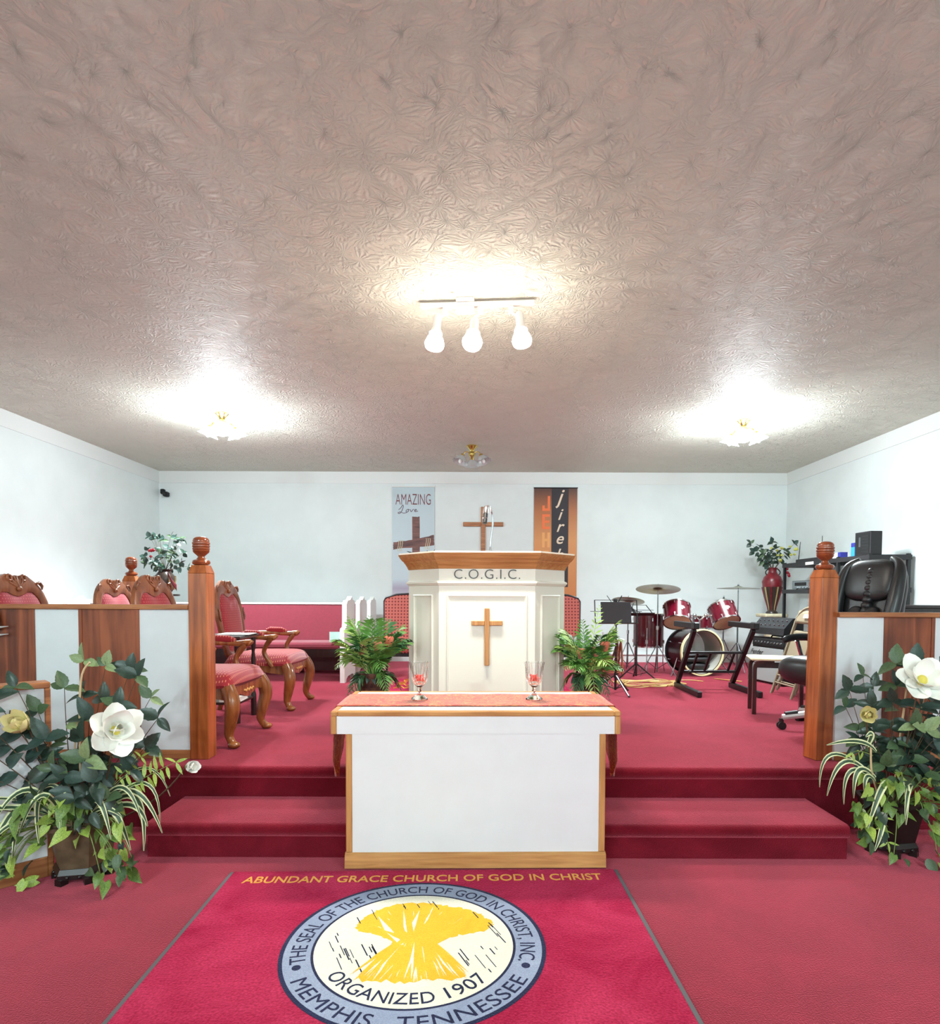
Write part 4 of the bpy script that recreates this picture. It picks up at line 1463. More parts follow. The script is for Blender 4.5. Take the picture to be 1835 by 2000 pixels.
# pedestal with a red vase, mostly hidden by the pulpit
pd = thing('flower_pedestal', 'light wooden pedestal behind the pulpit, holding a red vase', 'pedestal', (-.66, 7.92, ZP), 0)
MB().box(-.2, .2, -.2, .2, 0, .06, bev=.01).build('base', 'oak_up', pd, 30)
MB().lathe([(.12, .06), (.12, .1), (.09, .14), (.085, 1.02), (.11, 1.06), (.13, 1.10), (.13, 1.11)], 20).build('column', 'oak_up', pd, 40)
MB().box(-.2, .2, -.2, .2, 1.11, 1.15, bev=.012).build('top', 'oak_up', pd, 30)
vz = thing('red_vase', 'round red vase with leaf sprigs on the wooden pedestal', 'vase', (-.66, 7.92, ZP + 1.1502), 0)
MB().lathe([(0, 0), (.06, 0), (.07, .02), (.13, .08), (.15, .14), (.13, .21), (.07, .26), (.055, .30), (.07, .33), (.06, .33), (.045, .3), (0, .28)], 24).build('body', 'vase_red', vz, 50)
rs = random.Random(2)
for k in range(7):
    a = rs.uniform(0, 2 * PI)
    tip = (.2 * math.cos(a) - .1, .15 * math.sin(a), .33 + rs.uniform(.08, .16))
    MB().tube(bez((0, 0, .29), (tip[0] * .4, tip[1] * .4, .42), tip, 6), [.012, .01, .014, .012, .016, .01, .003], 5, flat=.35).build('sprig', 'leaf_dark', vz, 50)


# ------------------------------------------------------------------ music stands
def music_stand(label, loc, rz, rot, desk_z, tilt, with_book):
    t = thing('music_stand', label, 'music stand', loc, rz, 'black folding music stands')
    MB().cyl((0, 0, .04), (0, 0, .45), .013, None, 10).build('lower_tube', 'black_metal', t, 40)
    MB().cyl((0, 0, .45), (0, 0, desk_z), .008, None, 10).build('upper_tube', 'black_metal', t, 40)
    MB().lathe([(0, 0), (.018, .0), (.018, .05), (0, .05)], 12, (0, 0, .17)).build('hub', 'black_metal', t, 40)
    for k in range(3):
        a = R(rot + 120 * k)
        c, s_ = math.cos(a), math.sin(a)
        lg = MB().bar((c * .012, s_ * .012, .195), (c * .27, s_ * .27, .008), .014, .012).build('leg', 'black_metal', t, 0)
        MB().bar((c * .008, s_ * .008, .055), (c * .14, s_ * .14, .095), .010, .008).build('brace', 'black_metal', t, 0)
        MB().ell((c * .272, s_ * .272, .011), .014, .014, .011, 8, 5).build('rubber_foot', 'black_satin', lg, 50)
    T = Matrix.Translation((0, -.02, desk_z - .02)) @ Matrix.Rotation(R(-tilt), 4, 'X')
    w, h = .225, .25
    def P(x, z, y=0):
        return T @ Vector((x, y, z))
    mb = MB()
    for a, b in (((-w, 0), (w, 0)), ((-w, h), (w, h)), ((-w, 0), (-w, h)), ((w, 0), (w, h)), ((-w - .05, h * .5), (w + .05, h * .5)), ((-.1, 0), (.07, h * 1.2)), ((.1, 0), (-.09, h * 1.2))):
        mb.bar(P(*a), P(*b), .010, .006)
    mb.box(-w, w, -.04, .0, -.012, -.004, T=T)
    mb.build('desk_frame', 'black_metal', t, 0)
    mb = MB().box(-.02, .02, .006, .016, -.02, h * 1.06, T=T, bev=.003)
    mb.build('spine', 'black_metal', t, 0)
    if with_book:
        MB().box(-.165, .155, -.022, -.006, -.0035, .225, T=T, bev=.003).build('folder', 'black_desk', t, 0)['label'] = 'closed dark folder on the desk'
    return t


music_stand('black folding music stand with a dark folder, near the palm pot', (1.465, 6.56, ZP), 0, -72, .78, 14, True)
music_stand('black folding music stand beside the floor tom', (1.99, 7.75, ZP), 12, -50, .83, 60, False)

# bentwood stool and the glass dish on it
bs = thing('bentwood_stool', 'white round stool with bent rattan legs before the back wall', 'stool', (1.74, 8.08, ZP), 0)
MB().lathe([(0, .46), (.16, .46), (.175, .468), (.175, .485), (.16, .492), (0, .492)], 28).build('seat', 'white_plastic', bs, 40)
for k in range(4):
    a = R(45 + 90 * k)
    c, s_ = math.cos(a), math.sin(a)
    MB().tube([(c * .15, s_ * .15, .459), (c * .17, s_ * .17, .25), (c * .18, s_ * .18, 0)], .014, 8).build('leg', 'rattan', bs, 50)
    for q in (0, 1):
        b = a + PI / 2
        d, e = math.cos(b), math.sin(b)
        pts = [(c * .14 * (1 - u) + d * .14 * u, s_ * .14 * (1 - u) + e * .14 * u, .44 - .30 * math.sin(u * PI) * (1 - .18 * q)) for u in (i / 10 for i in range(11))]
        MB().tube(pts, .009, 8).build('bent_loop', 'rattan', bs, 50)
for k in range(5):
    z = .06 + .022 * k
    r_ = .165 - .012 * k
    MB().tube([(r_ * math.cos(2 * PI * j / 20), r_ * math.sin(2 * PI * j / 20), z) for j in range(20)], .008, 6, closed=True).build('ring', 'rattan', bs, 50)
gd = thing('glass_dish', 'small glass dish of pink sweets on the white stool', 'dish', (1.70, 8.02, ZP + .4925), 0)
MB().lathe([(0, 0), (.05, 0), (.085, .05), (.095, .085), (.09, .085), (.08, .05), (.045, .008), (0, .008)], 20).build('bowl', 'glass', gd, 40)
mat('sweet_pink', S(228, 150, 146), .4)
mb = MB()
for k in range(9):
    a = k * 2.4
    mb.ell((.022 * math.sqrt(k) * .8 * math.cos(a), .022 * math.sqrt(k) * .8 * math.sin(a), .024), .015, .015, .012, 8, 5)
o = mb.build('sweets', 'sweet_pink', gd, 50)
o['kind'] = 'stuff'


# ------------------------------------------------------------------ drums
def hoop(r, z, h=.018, w=.007, T=None):
    return MB().lathe([(r, z), (r + w, z), (r + w, z + h), (r, z + h)], 32, T=T, ring=True)


BADGE = [(-.012, -.028), (.012, -.028), (.009, -.005), (.03, -.012), (.038, .004), (.028, .02), (.012, .028), (-.012, .028), (-.028, .02), (-.038, .004), (-.03, -.012), (-.009, -.005)]


def drum_body(parent, name, r, h, T, front_ang=None, head='drum_head'):
    """a drum as a part with its own pieces; axis along local z through T"""
    o = MB().lathe([(r, 0), (r, h), (r - .006, h), (r - .006, 0)], 36, T=T, ring=True).build(name, 'drum_red', parent, 40)
    for z in (-.012, h - .006):
        hoop(r, z, T=T).build('hoop', 'chrome', o, 40)
    MB().lathe([(0, -.008), (r - .007, -.006), (r - .007, -.002), (0, -.002)], 32, T=T).build('bottom_head', head, o, 40)
    MB().lathe([(0, h + .004), (r - .007, h + .004), (r - .007, h + .008), (0, h + .008)], 32, T=T).build('top_head', 'drum_head', o, 40)
    for k in range(6):
        a = R((front_ang or 0) + 30 + 60 * k)
        for z in (h * .2, h * .8):
            p = T @ Vector(((r + .008) * math.cos(a), (r + .008) * math.sin(a), z))
            p2 = T @ Vector(((r + .010) * math.cos(a), (r + .010) * math.sin(a), z + (.045 if z > h / 2 else -.045)))
            MB().tube([p, p2], [.011, .006], 8).build('lug', 'chrome', o, 50)
    if front_ang is not None:
        a = R(front_ang)
        B = T @ Matrix.Rotation(a, 4, 'Z') @ Matrix.Translation((r + .0005, 0, h * .52)) @ Matrix.Rotation(R(90), 4, 'Z')
        MB().prism(BADGE, -.006, .0, 'Y', T=B).build('badge', 'white_plastic', o, 0)['label'] = 'white tree-shaped badge'
    return o


bd = thing('bass_drum', 'dark red bass drum with open front, two tilted toms mounted on top', 'drum', (2.92, 8.08, ZP), 0)
BR = .305
ax = Vector((.20, -.98, 0)).normalized()
Tb = Matrix((Vector((-ax.y, ax.x, 0)), Vector((0, 0, 1)), ax)).transposed().to_4x4()
Tb.translation = Vector((0, 0, BR + .012)) - ax * .36
MB().lathe([(BR - .012, 0), (BR - .012, .40), (BR - .022, .40), (BR - .022, 0.0)], 48, T=Tb, ring=True).build('shell', ['drum_dark'], bd, 40)
MB().lathe([(BR - .0225, .395), (BR - .0225, .012), (BR - .026, .012), (BR - .026, .395)], 48, T=Tb, ring=True).build('shell_lining', 'drum_inside', bd, 40)
MB().lathe([(0, .002), (BR - .027, .002), (BR - .027, .008), (0, .008)], 48, T=Tb).build('rear_head', 'paper', bd, 40)
MB().lathe([(BR - .014, .385), (BR + .004, .385), (BR + .004, .42), (BR - .014, .42)], 48, T=Tb, ring=True).build('front_hoop', 'drum_hoop', bd, 40)
MB().lathe([(BR - .0115, -.01), (BR + .006, -.01), (BR + .006, .025), (BR - .0115, .025)], 48, T=Tb, ring=True).build('rear_hoop', 'black_metal', bd, 40)
for k in range(8):
    a = R(22 + 45 * k)
    for z0, z1 in ((.3, .375), (.03, .1)):
        MB().tube([Tb @ Vector(((BR + .0) * math.cos(a), (BR + .0) * math.sin(a), z)) for z in (z0, z1)], .008, 6).build('tension_rod', 'chrome', bd, 50)
for s in (-1, 1):
    MB().tube([Tb @ Vector((s * (BR - .005), -.08, .30)), Tb @ Vector((s * (BR + .12), -BR - .002, .38))], .008, 8).build('spur', 'chrome', bd, 50)
# tom holder
MB().tube([(0.02, .10, 2 * BR), (0.02, .10, .74)], .016, 10).build('tom_post', 'chrome', bd, 50)
for s in (-1, 1):
    MB().tube([(.02, .10, .73), (.02 + s * .07, .09, .80), (.02 + s * .15, .05, .80)], .012, 8).build('tom_arm', 'chrome', bd, 50)
    MB().ell((.02 + s * .075, .09, .80), .028, .024, .028, 10, 6).build('tom_clamp', 'chrome', bd, 50)
for s, rz in ((-1, 9), (1, -9)):
    T = Matrix.Translation((.02 + s * .325, .02, .71)) @ Matrix.Rotation(R(rz), 4, 'Y') @ Matrix.Rotation(R(-33), 4, 'X')
    drum_body(bd, 'tom', .175, .24, T, 270)

cu = thing('drum_cushion', 'dark folded blanket stuffed inside the open bass drum', 'blanket', (2.92, 8.08, ZP), 0)
B2 = Tb.copy()
mb = MB()
for k, (yy, hh) in enumerate(((-.19, .05), (-.10, .045), (-.035, .03))):
    w_ = math.sqrt(max(.01, (BR - .04) ** 2 - (yy) ** 2)) - .03
    T = B2 @ Matrix.Translation((0, yy, .22)) @ Matrix.Rotation(R(4 * (k - 1)), 4, 'Z')
    mb.ell((0, 0, 0), w_ - .01 * k, hh, .15, 16, 8, T=T, p=.7)
mb.build('blanket_body', 'black_satin', cu, 60)

ft = thing('floor_tom', 'dark red floor tom on three legs beside the music stands', 'drum', (2.36, 8.55, ZP), 0)
drum_body(ft, 'shell', .205, .44, Matrix.Translation((0, 0, .36)), None)
for k in range(3):
    a = R(250 + 120 * k)
    c, s_ = math.cos(a), math.sin(a)
    MB().tube([(c * .222, s_ * .222, .62), (c * .222, s_ * .222, .12), (c * .25, s_ * .25, .0)], .008, 8).build('leg', 'chrome', ft, 50)
    MB().box(-.018, .018, -.01, .012, .40, .46, T=Matrix.Rotation(a - PI / 2, 4, 'Z') @ Matrix.Translation((0, .214, 0)), bev=.004).build('leg_bracket', 'chrome', ft, 30)

sn = thing('snare_drum', 'small dark red drum on a chrome stand behind the bass drum', 'drum', (3.25, 8.92, ZP), 0)
drum_body(sn, 'shell', .15, .16, Matrix.Translation((0, 0, .60)), None)
MB().cyl((0, 0, .25), (0, 0, .57), .012, None, 10).build('stand_post', 'chrome', sn, 40)
for k in range(3):
    a = R(30 + 120 * k)
    MB().tube([(0, 0, .3), (.24 * math.cos(a), .24 * math.sin(a), 0)], .008, 8).build('stand_leg', 'chrome', sn, 50)
    MB().tube([(0, 0, .5), (.14 * math.cos(a), .14 * math.sin(a), .575)], .008, 8).build('stand_arm', 'chrome', sn, 50)


def cymbal(label, loc, z, r, tx_, ty_, spread=.26, rot=20, pair=False, boom=None):
    t = thing('cymbal_stand', label, 'cymbal', loc, 0, 'cymbals on chrome stands')
    MB().cyl((0, 0, .05), (0, 0, z * .55), .012, None, 10).build('lower_tube', 'steel', t, 40)
    MB().cyl((0, 0, z * .55), (0, 0, z - .03), .008, None, 10).build('upper_tube', 'steel', t, 40)
    MB().lathe([(0, 0), (.018, 0), (.018, .05), (0, .05)], 12, (0, 0, z * .55 - .02)).build('collar', 'chrome', t, 40)
    for k in range(3):
        a = R(rot + 120 * k)
        c, s_ = math.cos(a), math.sin(a)
        MB().tube([(c * .014, s_ * .014, .40), (c * spread, s_ * spread, .01)], .007, 6).build('leg', 'steel', t, 40)
        MB().tube([(c * .014, s_ * .014, .10), (c * spread * .55, s_ * spread * .55, .19)], .005, 6).build('brace', 'steel', t, 40)
    T = Matrix.Translation((0, 0, z)) @ Matrix.Rotation(R(tx_), 4, 'X') @ Matrix.Rotation(R(ty_), 4, 'Y')
    prof = [(0.006, .032), (r * .1, .031), (r * .2, .018), (r * .24, .012), (r * .6, .006), (r, -.004), (r, -.0055), (r * .6, .0045), (r * .24, .010), (r * .2, .016), (r * .1, .029), (.006, .030)]
    MB().lathe(prof, 40, T=T).build('cymbal', 'bronze_cymbal', t, 40)
    if pair:
        MB().lathe([(q, -zz - .012) for q, zz in prof], 40, T=T).build('lower_cymbal', 'bronze_cymbal', t, 40)
    MB().cyl(T @ Vector((0, 0, -.03)), T @ Vector((0, 0, .07)), .004, None, 8).build('spindle', 'steel', t, 40)
    MB().lathe([(0, .034), (.014, .034), (.012, .048), (0, .048)], 12, T=T).build('wing_nut', 'black_metal', t, 40)
    return t


cymbal('large cymbal tilted high above the floor tom', (2.355, 8.10, ZP), 1.145, .285, -12, 4, rot=200)
cymbal('medium cymbal pair just behind the music stand desk', (2.10, 8.66, ZP), .99, .225, -13, 7, spread=.2, rot=80, pair=True)
cymbal('large level cymbal beside the corner vase', (3.63, 8.62, ZP), 1.17, .285, -1, 1, rot=150)
cymbal('small low cymbal beyond the mounted toms', (3.70, 9.30, ZP), 1.0, .13, -1, 1, spread=.2, rot=10)

# coiled cable and loose sticks on the stage
mb = MB()
rs = random.Random(9)
pts = []
for k in range(40):
    a = k * .72
    q = .18 + .22 * rs.random()
    pts.append((2.0 + q * 1.25 * math.cos(a), 7.25 + q * .9 * math.sin(a), ZP + .008 + .0075 * (k % 5) * .6))
pts = [(1.62, 7.7, ZP + .008), (1.6, 7.55, ZP + .03), (1.7, 7.35, ZP + .01)] + pts + [(2.2, 7.5, ZP + .008), (2.6, 7.62, ZP + .008), (2.75, 7.5, ZP + .008)]
cab = mb.tube(catmull(pts, 5), .0055, 6).build('coiled_cable', 'cable_tan', None, 60)
tag(cab, 'tan cable lying in loose coils on the carpet by the music stands', 'cable')
dk = thing('drum_stick', 'pale drumstick lying on the carpet before the drum stand', 'drumstick', (3.10, 7.62, ZP + .009), 40)
MB().tube([(0, -.18, 0), (0, .14, 0), (0, .17, 0)], [.008, .007, .004], 8).build('shaft', 'oak', dk, 50)
MB().ell((0, .178, 0), .006, .009, .006, 8, 5).build('tip', 'oak', dk, 50)
# ------------------------------------------------------------------ keyboard stand
ks = thing('keyboard_stand', 'empty black Z-shaped keyboard stand on the red stage', 'stand', (2.27, 6.3, ZP), 0)
KW = .625
for x in (0, KW):
    MB().bar((x, -.02, .035), (x, .74, .035), .05, .06, bev=.006).build('foot', 'black_metal', ks, 30)
    MB().bar((x, .69, .0655), (x, .17, .70), .045, .055, bev=.006).build('upright', 'black_metal', ks, 30)
    MB().bar((x, .10, .735), (x, .78, .735), .05, .062, bev=.006).build('top_arm', 'black_satin', ks, 30)
    MB().box(x - .03, x + .03, .09, .20, .70, .775, bev=.01).build('end_block', 'black_metal', ks, 30)
for f_, h in ((.22, .04), (.58, .034)):
    y, z = .69 - .52 * f_, .0655 + .6345 * f_
    MB().bar((.0226, y, z), (KW - .0226, y, z), h, .03, bev=.004).build('cross_bar', 'black_metal', ks, 30)
for x in (.12, .26, .52):
    MB().bar((x, .69 - .52 * .235, .0655 + .6345 * .235), (x, .69 - .52 * .56, .0655 + .6345 * .56), .022, .016).build('brace', 'black_metal', ks, 0)
for x, z in ((.03, .22), (.03, .5)):
    MB().lathe([(0, 0), (.018, 0), (.022, .01), (.018, .03), (0, .03)], 12, T=Matrix.Translation((x, .42, z)) @ Matrix.Rotation(R(90), 4, 'Y')).build('knob', 'black_satin', ks, 40)

# ------------------------------------------------------------------ guitar amplifier, with a black case on top
am = thing('guitar_amplifier', 'silver-fronted guitar amplifier leaning beside the keyboard stand', 'amplifier', (3.46, 7.40, ZP), 0)
am.rotation_euler = (0, R(4), R(10))
# local: front faces -x, width along y
MB().box(.0, .25, -.31, .31, .012, .56, bev=.012).build('cabinet', 'black_satin', am, 30)
MB().box(-.008, -.0005, -.29, .29, .03, .43, bev=.002).build('grille_cloth', 'amp_grille', am, 0)
MB().box(-.012, -.0005, -.295, .295, .455, .535, bev=.003).build('control_panel', 'dark_slot', am, 0)
for k in range(9):
    MB().lathe([(0, 0), (.011, 0), (.008, .014), (0, .014)], 10, T=Matrix.Translation((-.0122, -.25 + k * .06, .495)) @ Matrix.Rotation(R(-90), 4, 'Y')).build('knob', 'chrome', am, 40)
vs, fs = glyphs('Fender', .085, .0008, 0, .35)
MB().add([(-.0105 - v.z, -v.x + .20, v.y + .345) for v in vs], fs).build('badge', 'black_satin', am, 0)['label'] = 'script maker badge'
MB().tube([(.12, -.12, .5605), (.12, -.10, .585), (.12, .10, .585), (.12, .12, .5605)], .009, 8).build('handle', 'black_metal', am, 40)
for y in (-.26, .26):
    for x in (.04, .21):
        MB().cyl((x, y, .0), (x, y, .0118), .016, None, 10).build('foot', 'black_metal', am, 30)
cs = thing('mixer_case', 'glossy black mixer with rows of knobs on top of the amplifier', 'mixer', (3.50, 7.42, ZP + .592), 10)
MB().prism([(-.02, 0), (.24, 0), (.24, .20), (.10, .20), (-.01, .08)], -.30, .30, 'Y').build('body', 'leather', cs, 20)
Tm = Matrix.Translation((-.01, 0, .08)) @ Matrix.Rotation(math.atan2(.11, .12), 4, 'Y').inverted() @ Matrix.Rotation(0, 4, 'Z')
for j in range(2):
    for k in range(7):
        p = Vector((-.01, 0, .08)).lerp(Vector((.10, 0, .20)), .3 + .42 * j)
        MB().lathe([(0, 0), (.013, 0), (.009, .016), (0, .016)], 10, T=Matrix.Translation((p.x, -.25 + k * .083, p.z)) @ Matrix.Rotation(R(-47), 4, 'Y')).build('knob', 'steel', cs, 40)


# ------------------------------------------------------------------ folded metal chairs leaning on the organ
def folded_chair(label, loc, lean):
    t = thing('folding_chair', label, 'chair', loc, 0, 'tan folding chairs leaning on the organ')
    t.rotation_euler = (0, R(lean), 0)
    # local plane y,z ; thickness x
    pts = [(0, -.21, .011), (0, -.205, .55)] + [(0, -.20 * math.cos(a), .82 + .16 * math.sin(a)) for a in (i * PI / 10 for i in range(11))] + [(0, .205, .55), (0, .21, .011)]
    MB().tube(pts, .0125, 8).build('front_frame', 'tan_metal', t, 50)
    pts = [(.035, -.185, .06), (.035, -.18, .42)] + [(.035, -.17 * math.cos(a), .52 + .12 * math.sin(a)) for a in (i * PI / 8 for i in range(9))] + [(.035, .18, .42), (.035, .185, .06)]
    MB().tube(pts, .0115, 8).build('rear_frame', 'tan_metal', t, 50)
    MB().grid(lambda u, v: (-.006 + .012 * math.cos((2 * u - 1) * 1.4), -.185 + .37 * u, .80 + .14 * v), 10, 4).build('back_panel', 'tan_metal', t, 50).modifiers.new('t', 'SOLIDIFY').thickness = .004
    MB().box(.010, .024, -.19, .19, .36, .72, bev=.006).build('seat', 'tan_metal', t, 40)
    for z in (.14, .22):
        MB().cyl((0, -.20, z), (0, .20, z), .008, None, 8).build('stretcher', 'tan_metal', t, 40)
    MB().box(-.0145, -.0128, -.05, .05, .86, .90).build('label_plate', 'paper', t, 0)
    return t


folded_chair('tan folding chair leaning folded, outermost of the pair', (3.13, 6.35, ZP), 17.5)
folded_chair('tan folding chair leaning folded, tucked behind its twin', (3.205, 6.47, ZP), 17.5)

# ------------------------------------------------------------------ bent-leg stool with cream seat
bl = thing('bent_leg_stool', 'dark bent-wood stool with a cream seat before the office chair', 'stool', (2.69, 5.50, ZP), -17)
MB().box(-.25, .25, -.19, .19, .478, .50, bev=.009).build('seat', 'cream_seat', bl, 40)
for sx in (-1, 1):
    for sy in (-1, 1):
        y0 = sy * .15
        pts = [(sx * .06, .465), (sx * .15, .465), (sx * .185, .458), (sx * .205, .44), (sx * .212, .41), (sx * .215, .0)]
        mb = MB()
        for k in range(len(pts) - 1):
            a, b = pts[k], pts[k + 1]
            dx, dz = b[0] - a[0], b[1] - a[1]
        outer = [(sx * .06, .4775), (sx * .16, .4775), (sx * .20, .468), (sx * .224, .445), (sx * .23, .41), (sx * .232, 0)]
        inner = [(sx * .06, .452), (sx * .155, .452), (sx * .182, .444), (sx * .196, .428), (sx * .20, .40), (sx * .20, 0)]
        mb.prism(outer + inner[::-1], y0 - .026, y0 + .026, 'Y')
        mb.build('leg', 'mahogany', bl, 40)
MB().box(-.199, .199, -.02, .02, .40, .449).build('cross_rail', 'mahogany', bl, 20)

# ------------------------------------------------------------------ leather office chair
oc = thing('office_chair', 'black leather office chair with silver star base behind the rail', 'chair', (2.755, 4.735, ZP), 0)
oc.rotation_euler = (0, 0, R(-68))          # local -y is the front
for k in range(5):
    a = R(240 + 72 * k)
    c, s_ = math.cos(a), math.sin(a)
    lg = MB()
    pts = [(c * .05, s_ * .05, .135), (c * .2, s_ * .2, .125), (c * .38, s_ * .38, .095)]
    lg.tube(pts, [.034, .029, .022], 8, flat=.9)
    lg_o = lg.build('base_leg', 'silver', oc, 40)
    MB().tube([(c * .27, s_ * .27, .135), (c * .36, s_ * .36, .122)], [.02, .017], 8).build('tread_pad', 'black_satin', lg_o, 40)
    n_ = Vector((-s_, c, 0))
    mb = MB()
    for q in (-1, 1):
        p = Vector((c * .385, s_ * .385, .03)) + n_ * (.018 * q)
        mb.tube([p - n_ * .009, p + n_ * .009], .03, 16)
    mb.box(-.012, .012, -.012, .012, .03, .085, T=Matrix.Translation((c * .385, s_ * .385, 0)))
    mb.build('caster', 'black_metal', lg_o, 40)
MB().lathe([(0, .10), (.055, .10), (.055, .16), (.03, .17), (.03, .40), (0, .40)], 18).build('gas_column', 'silver', oc, 40)
MB().box(-.14, .14, -.12, .14, .40, .435, bev=.01).build('mechanism', 'black_metal', oc, 30)


def cushion(mb, cx, cy, cz, sx, sy, sz, T=None, p=.55, nu=24, nv=12):
    mb.ell((cx, cy, cz), sx, sy, sz, nu, nv, T=T, p=p)
    return mb


mb = MB()
cushion(mb, 0, -.03, .475, .28, .29, .06)
cushion(mb, 0, -.25, .475, .275, .125, .115, p=.8)
cushion(mb, 0, .02, .53, .24, .22, .055, p=.6)
mb.build('seat', 'leather', oc, 60)
Tbk = Matrix.Translation((0, .25, .52)) @ Matrix.Rotation(R(-13), 4, 'X')
cushion(MB(), 0, .03, .40, .255, .055, .43, Tbk, .5).build('backrest', 'leather', oc, 60)
cushion(MB(), 0, -.02, .66, .205, .06, .17, Tbk, .6).build('headrest_cushion', 'leather', oc, 60)
for s in (-1, 1):
    mb = MB()
    pts = catmull([(s * .12, -.035, .06), (s * .185, -.05, .16), (s * .225, -.055, .36), (s * .235, -.05, .56), (s * .215, -.03, .76), (s * .13, -.01, .84)], 5)
    n = len(pts)
    mb.tube([Tbk @ p for p in pts], [.018 + .034 * math.sin(PI * min(1, (i + 2) / (n + 2))) for i in range(n)], 12)
    mb.build('side_bolster', 'leather', oc, 60)
    cushion(MB(), s * .065, -.03, .26, .075, .06, .19, Tbk, .7).build('lumbar_cushion', 'leather', oc, 60)
mb = MB()
for k in range(9):
    mb.ell(Tbk @ Vector((.02, -.05, .36 + .046 * k)), .04, .038, .034, 12, 8)
mb.build('centre_pleat', 'leather', oc, 60)
for s in (-1, 1):
    x = s * .315
    MB().tube(catmull([(s * .20, .08, .44), (x, .06, .46), (x + s * .01, .02, .56), (x, -.04, .68)], 5), .017, 10, flat=.7).build('arm_bracket', 'chrome', oc, 50)
    MB().tube(catmull([(x, .20, .695), (x + s * .006, .06, .708), (x + s * .004, -.08, .708), (x - s * .006, -.20, .69)], 5), [.016] + [.03] * 13 + [.028, .018], 10, flat=.55, twist=0).build('arm_pad', 'leather', oc, 60)

# ------------------------------------------------------------------ organ console
og = thing('organ_console', 'black console organ standing behind the office chair', 'organ', (3.57, 5.86, ZP), 0)
# keyboard side faces -y
MB().box(0, 1.10, .22, .66, 0, .93).build('case', 'black_wood', og, 0)
MB().box(-.0, 1.10, .2, .68, .9302, .965, bev=.006).build('lid', 'black_wood', og, 30)
MB().box(.0, .04, -.02, .2195, 0, .78, bev=.004).build('cheek', 'black_wood', og, 30)
MB().box(1.06, 1.10, -.02, .2195, 0, .78, bev=.004).build('cheek', 'black_wood', og, 30)
MB().box(.0405, 1.0595, -.015, .2195, .60, .64).build('key_bed', 'black_wood', og, 0)
wk = 1.0 / 36
for k in range(36):
    MB().box(.05 + k * wk + .001, .05 + (k + 1) * wk - .001, -.01, .13, .6402, .66).build('white_key', 'white_plastic', og, 0)
    if k % 7 in (0, 1, 3, 4, 5):
        MB().box(.05 + (k + 1) * wk - .007, .05 + (k + 1) * wk + .007, .045, .13, .6605, .672).build('black_key', 'dark_slot', og, 0)
MB().box(.2, .9, .19, .2195, .68, .90, bev=.004).build('music_desk', 'black_wood', og, 30)
sp = thing('wooden_speaker', 'brown wooden box standing on the black organ', 'speaker', (3.94, 6.22, ZP + .9655), 0)
MB().box(0, .13, 0, .18, 0, .19, bev=.004).build('cabinet', 'mahogany', sp, 30)
MB().box(.015, .115, -.004, -.0002, .015, .175).build('grille', 'black_satin', sp, 0)
pp = thing('paper_stack', 'loose white papers stacked on the organ lid', 'papers', (3.74, 6.15, ZP + .9655), 12)
for k in range(5):
    MB().box(-.1, .1, -.14, .14, .0025 * k, .0025 * k + .0022, T=Matrix.Rotation(R(rs.uniform(-8, 8)), 4, 'Z')).build('sheet', 'paper', pp, 0)

# ------------------------------------------------------------------ equipment rack along the side wall
rk = thing('equipment_rack', 'black three-tier equipment rack along the side wall', 'rack', (4.40, 6.95, ZP), 0)
RL, RD = 1.92, .44
for y in (0, .6, RL):
    for x in (0, RD):
        MB().box(x - .018, x + .018, y - .018, y + .018, 0, 1.54, bev=.002).build('upright', 'black_metal', rk, 0)
for z in (.25, 1.10, 1.47):
    mb = MB().box(-.022, RD + .022, -.03, RL + .03, z, z + .055)
    mb.build('shelf', 'black_satin', rk, 0)
MB().box(-.0235, -.0222, 1.12, 1.32, 1.478, 1.515).build('shelf_label', 'paper', rk, 0)
z1, z2 = ZP + 1.1552, ZP + 1.5252
rv = thing('audio_receiver', 'silver and black audio receiver on the rack middle shelf', 'receiver', (4.44, 7.95, z1), 0)
MB().box(0, .30, -.05, .78, .008, .12, bev=.004).build('case', 'black_satin', rv, 0)
MB().box(-.004, -.0002, -.04, .77, .012, .115).build('front_panel', 'steel', rv, 0)
MB().box(-.006, -.0042, .0, .32, .04, .09).build('display', 'display_red', rv, 0)
MB().box(-.006, -.0042, .40, .70, .05, .095).build('tape_door', 'dark_slot', rv, 0)
for k in range(4):
    MB().cyl((-.0042, .38 + .08 * k, .028), (-.016, .38 + .08 * k, .028), .010, None, 10).build('knob', 'chrome', rv, 40)
for y in (0, .72):
    for x in (.04, .26):
        MB().cyl((x, y, 0), (x, y, .0078), .014, None, 8).build('foot', 'black_metal', rv, 0)
pcx = thing('computer_tower', 'small black computer tower on the rack top', 'computer', (4.42, 6.97, z2), 4)
MB().box(0, .14, -.0, .26, .004, .27, bev=.004).build('case', 'black_satin', pcx, 0)
MB().box(-.003, -.0002, .02, .24, .02, .255).build('front_mesh', 'dark_slot', pcx, 0)
MB().box(-.005, -.0031, .16, .19, .10, .21).build('badge_strip', 'steel', pcx, 0)
for k in range(6):
    MB().box(-.005, -.0031, .03, .14, .04 + .035 * k, .046 + .035 * k).build('vent_slat', 'black_satin', pcx, 0)
MB().box(0, .14, .01, .25, 0, .0038).build('foot', 'black_metal', pcx, 0)
bt = thing('tall_carton', 'blue and cyan carton beside the computer tower', 'carton', (4.44, 7.30, z2), 0)
MB().box(0, .07, 0, .07, 0, .115, bev=.003).build('lower_sleeve', 'cyan_box', bt, 0)
MB().box(0, .07, 0, .07, .1152, .165, bev=.003).build('upper_sleeve', 'blue_box', bt, 0)
sb = thing('small_carton', 'little white and blue carton lying on the rack top', 'carton', (4.44, 7.58, z2), 0)
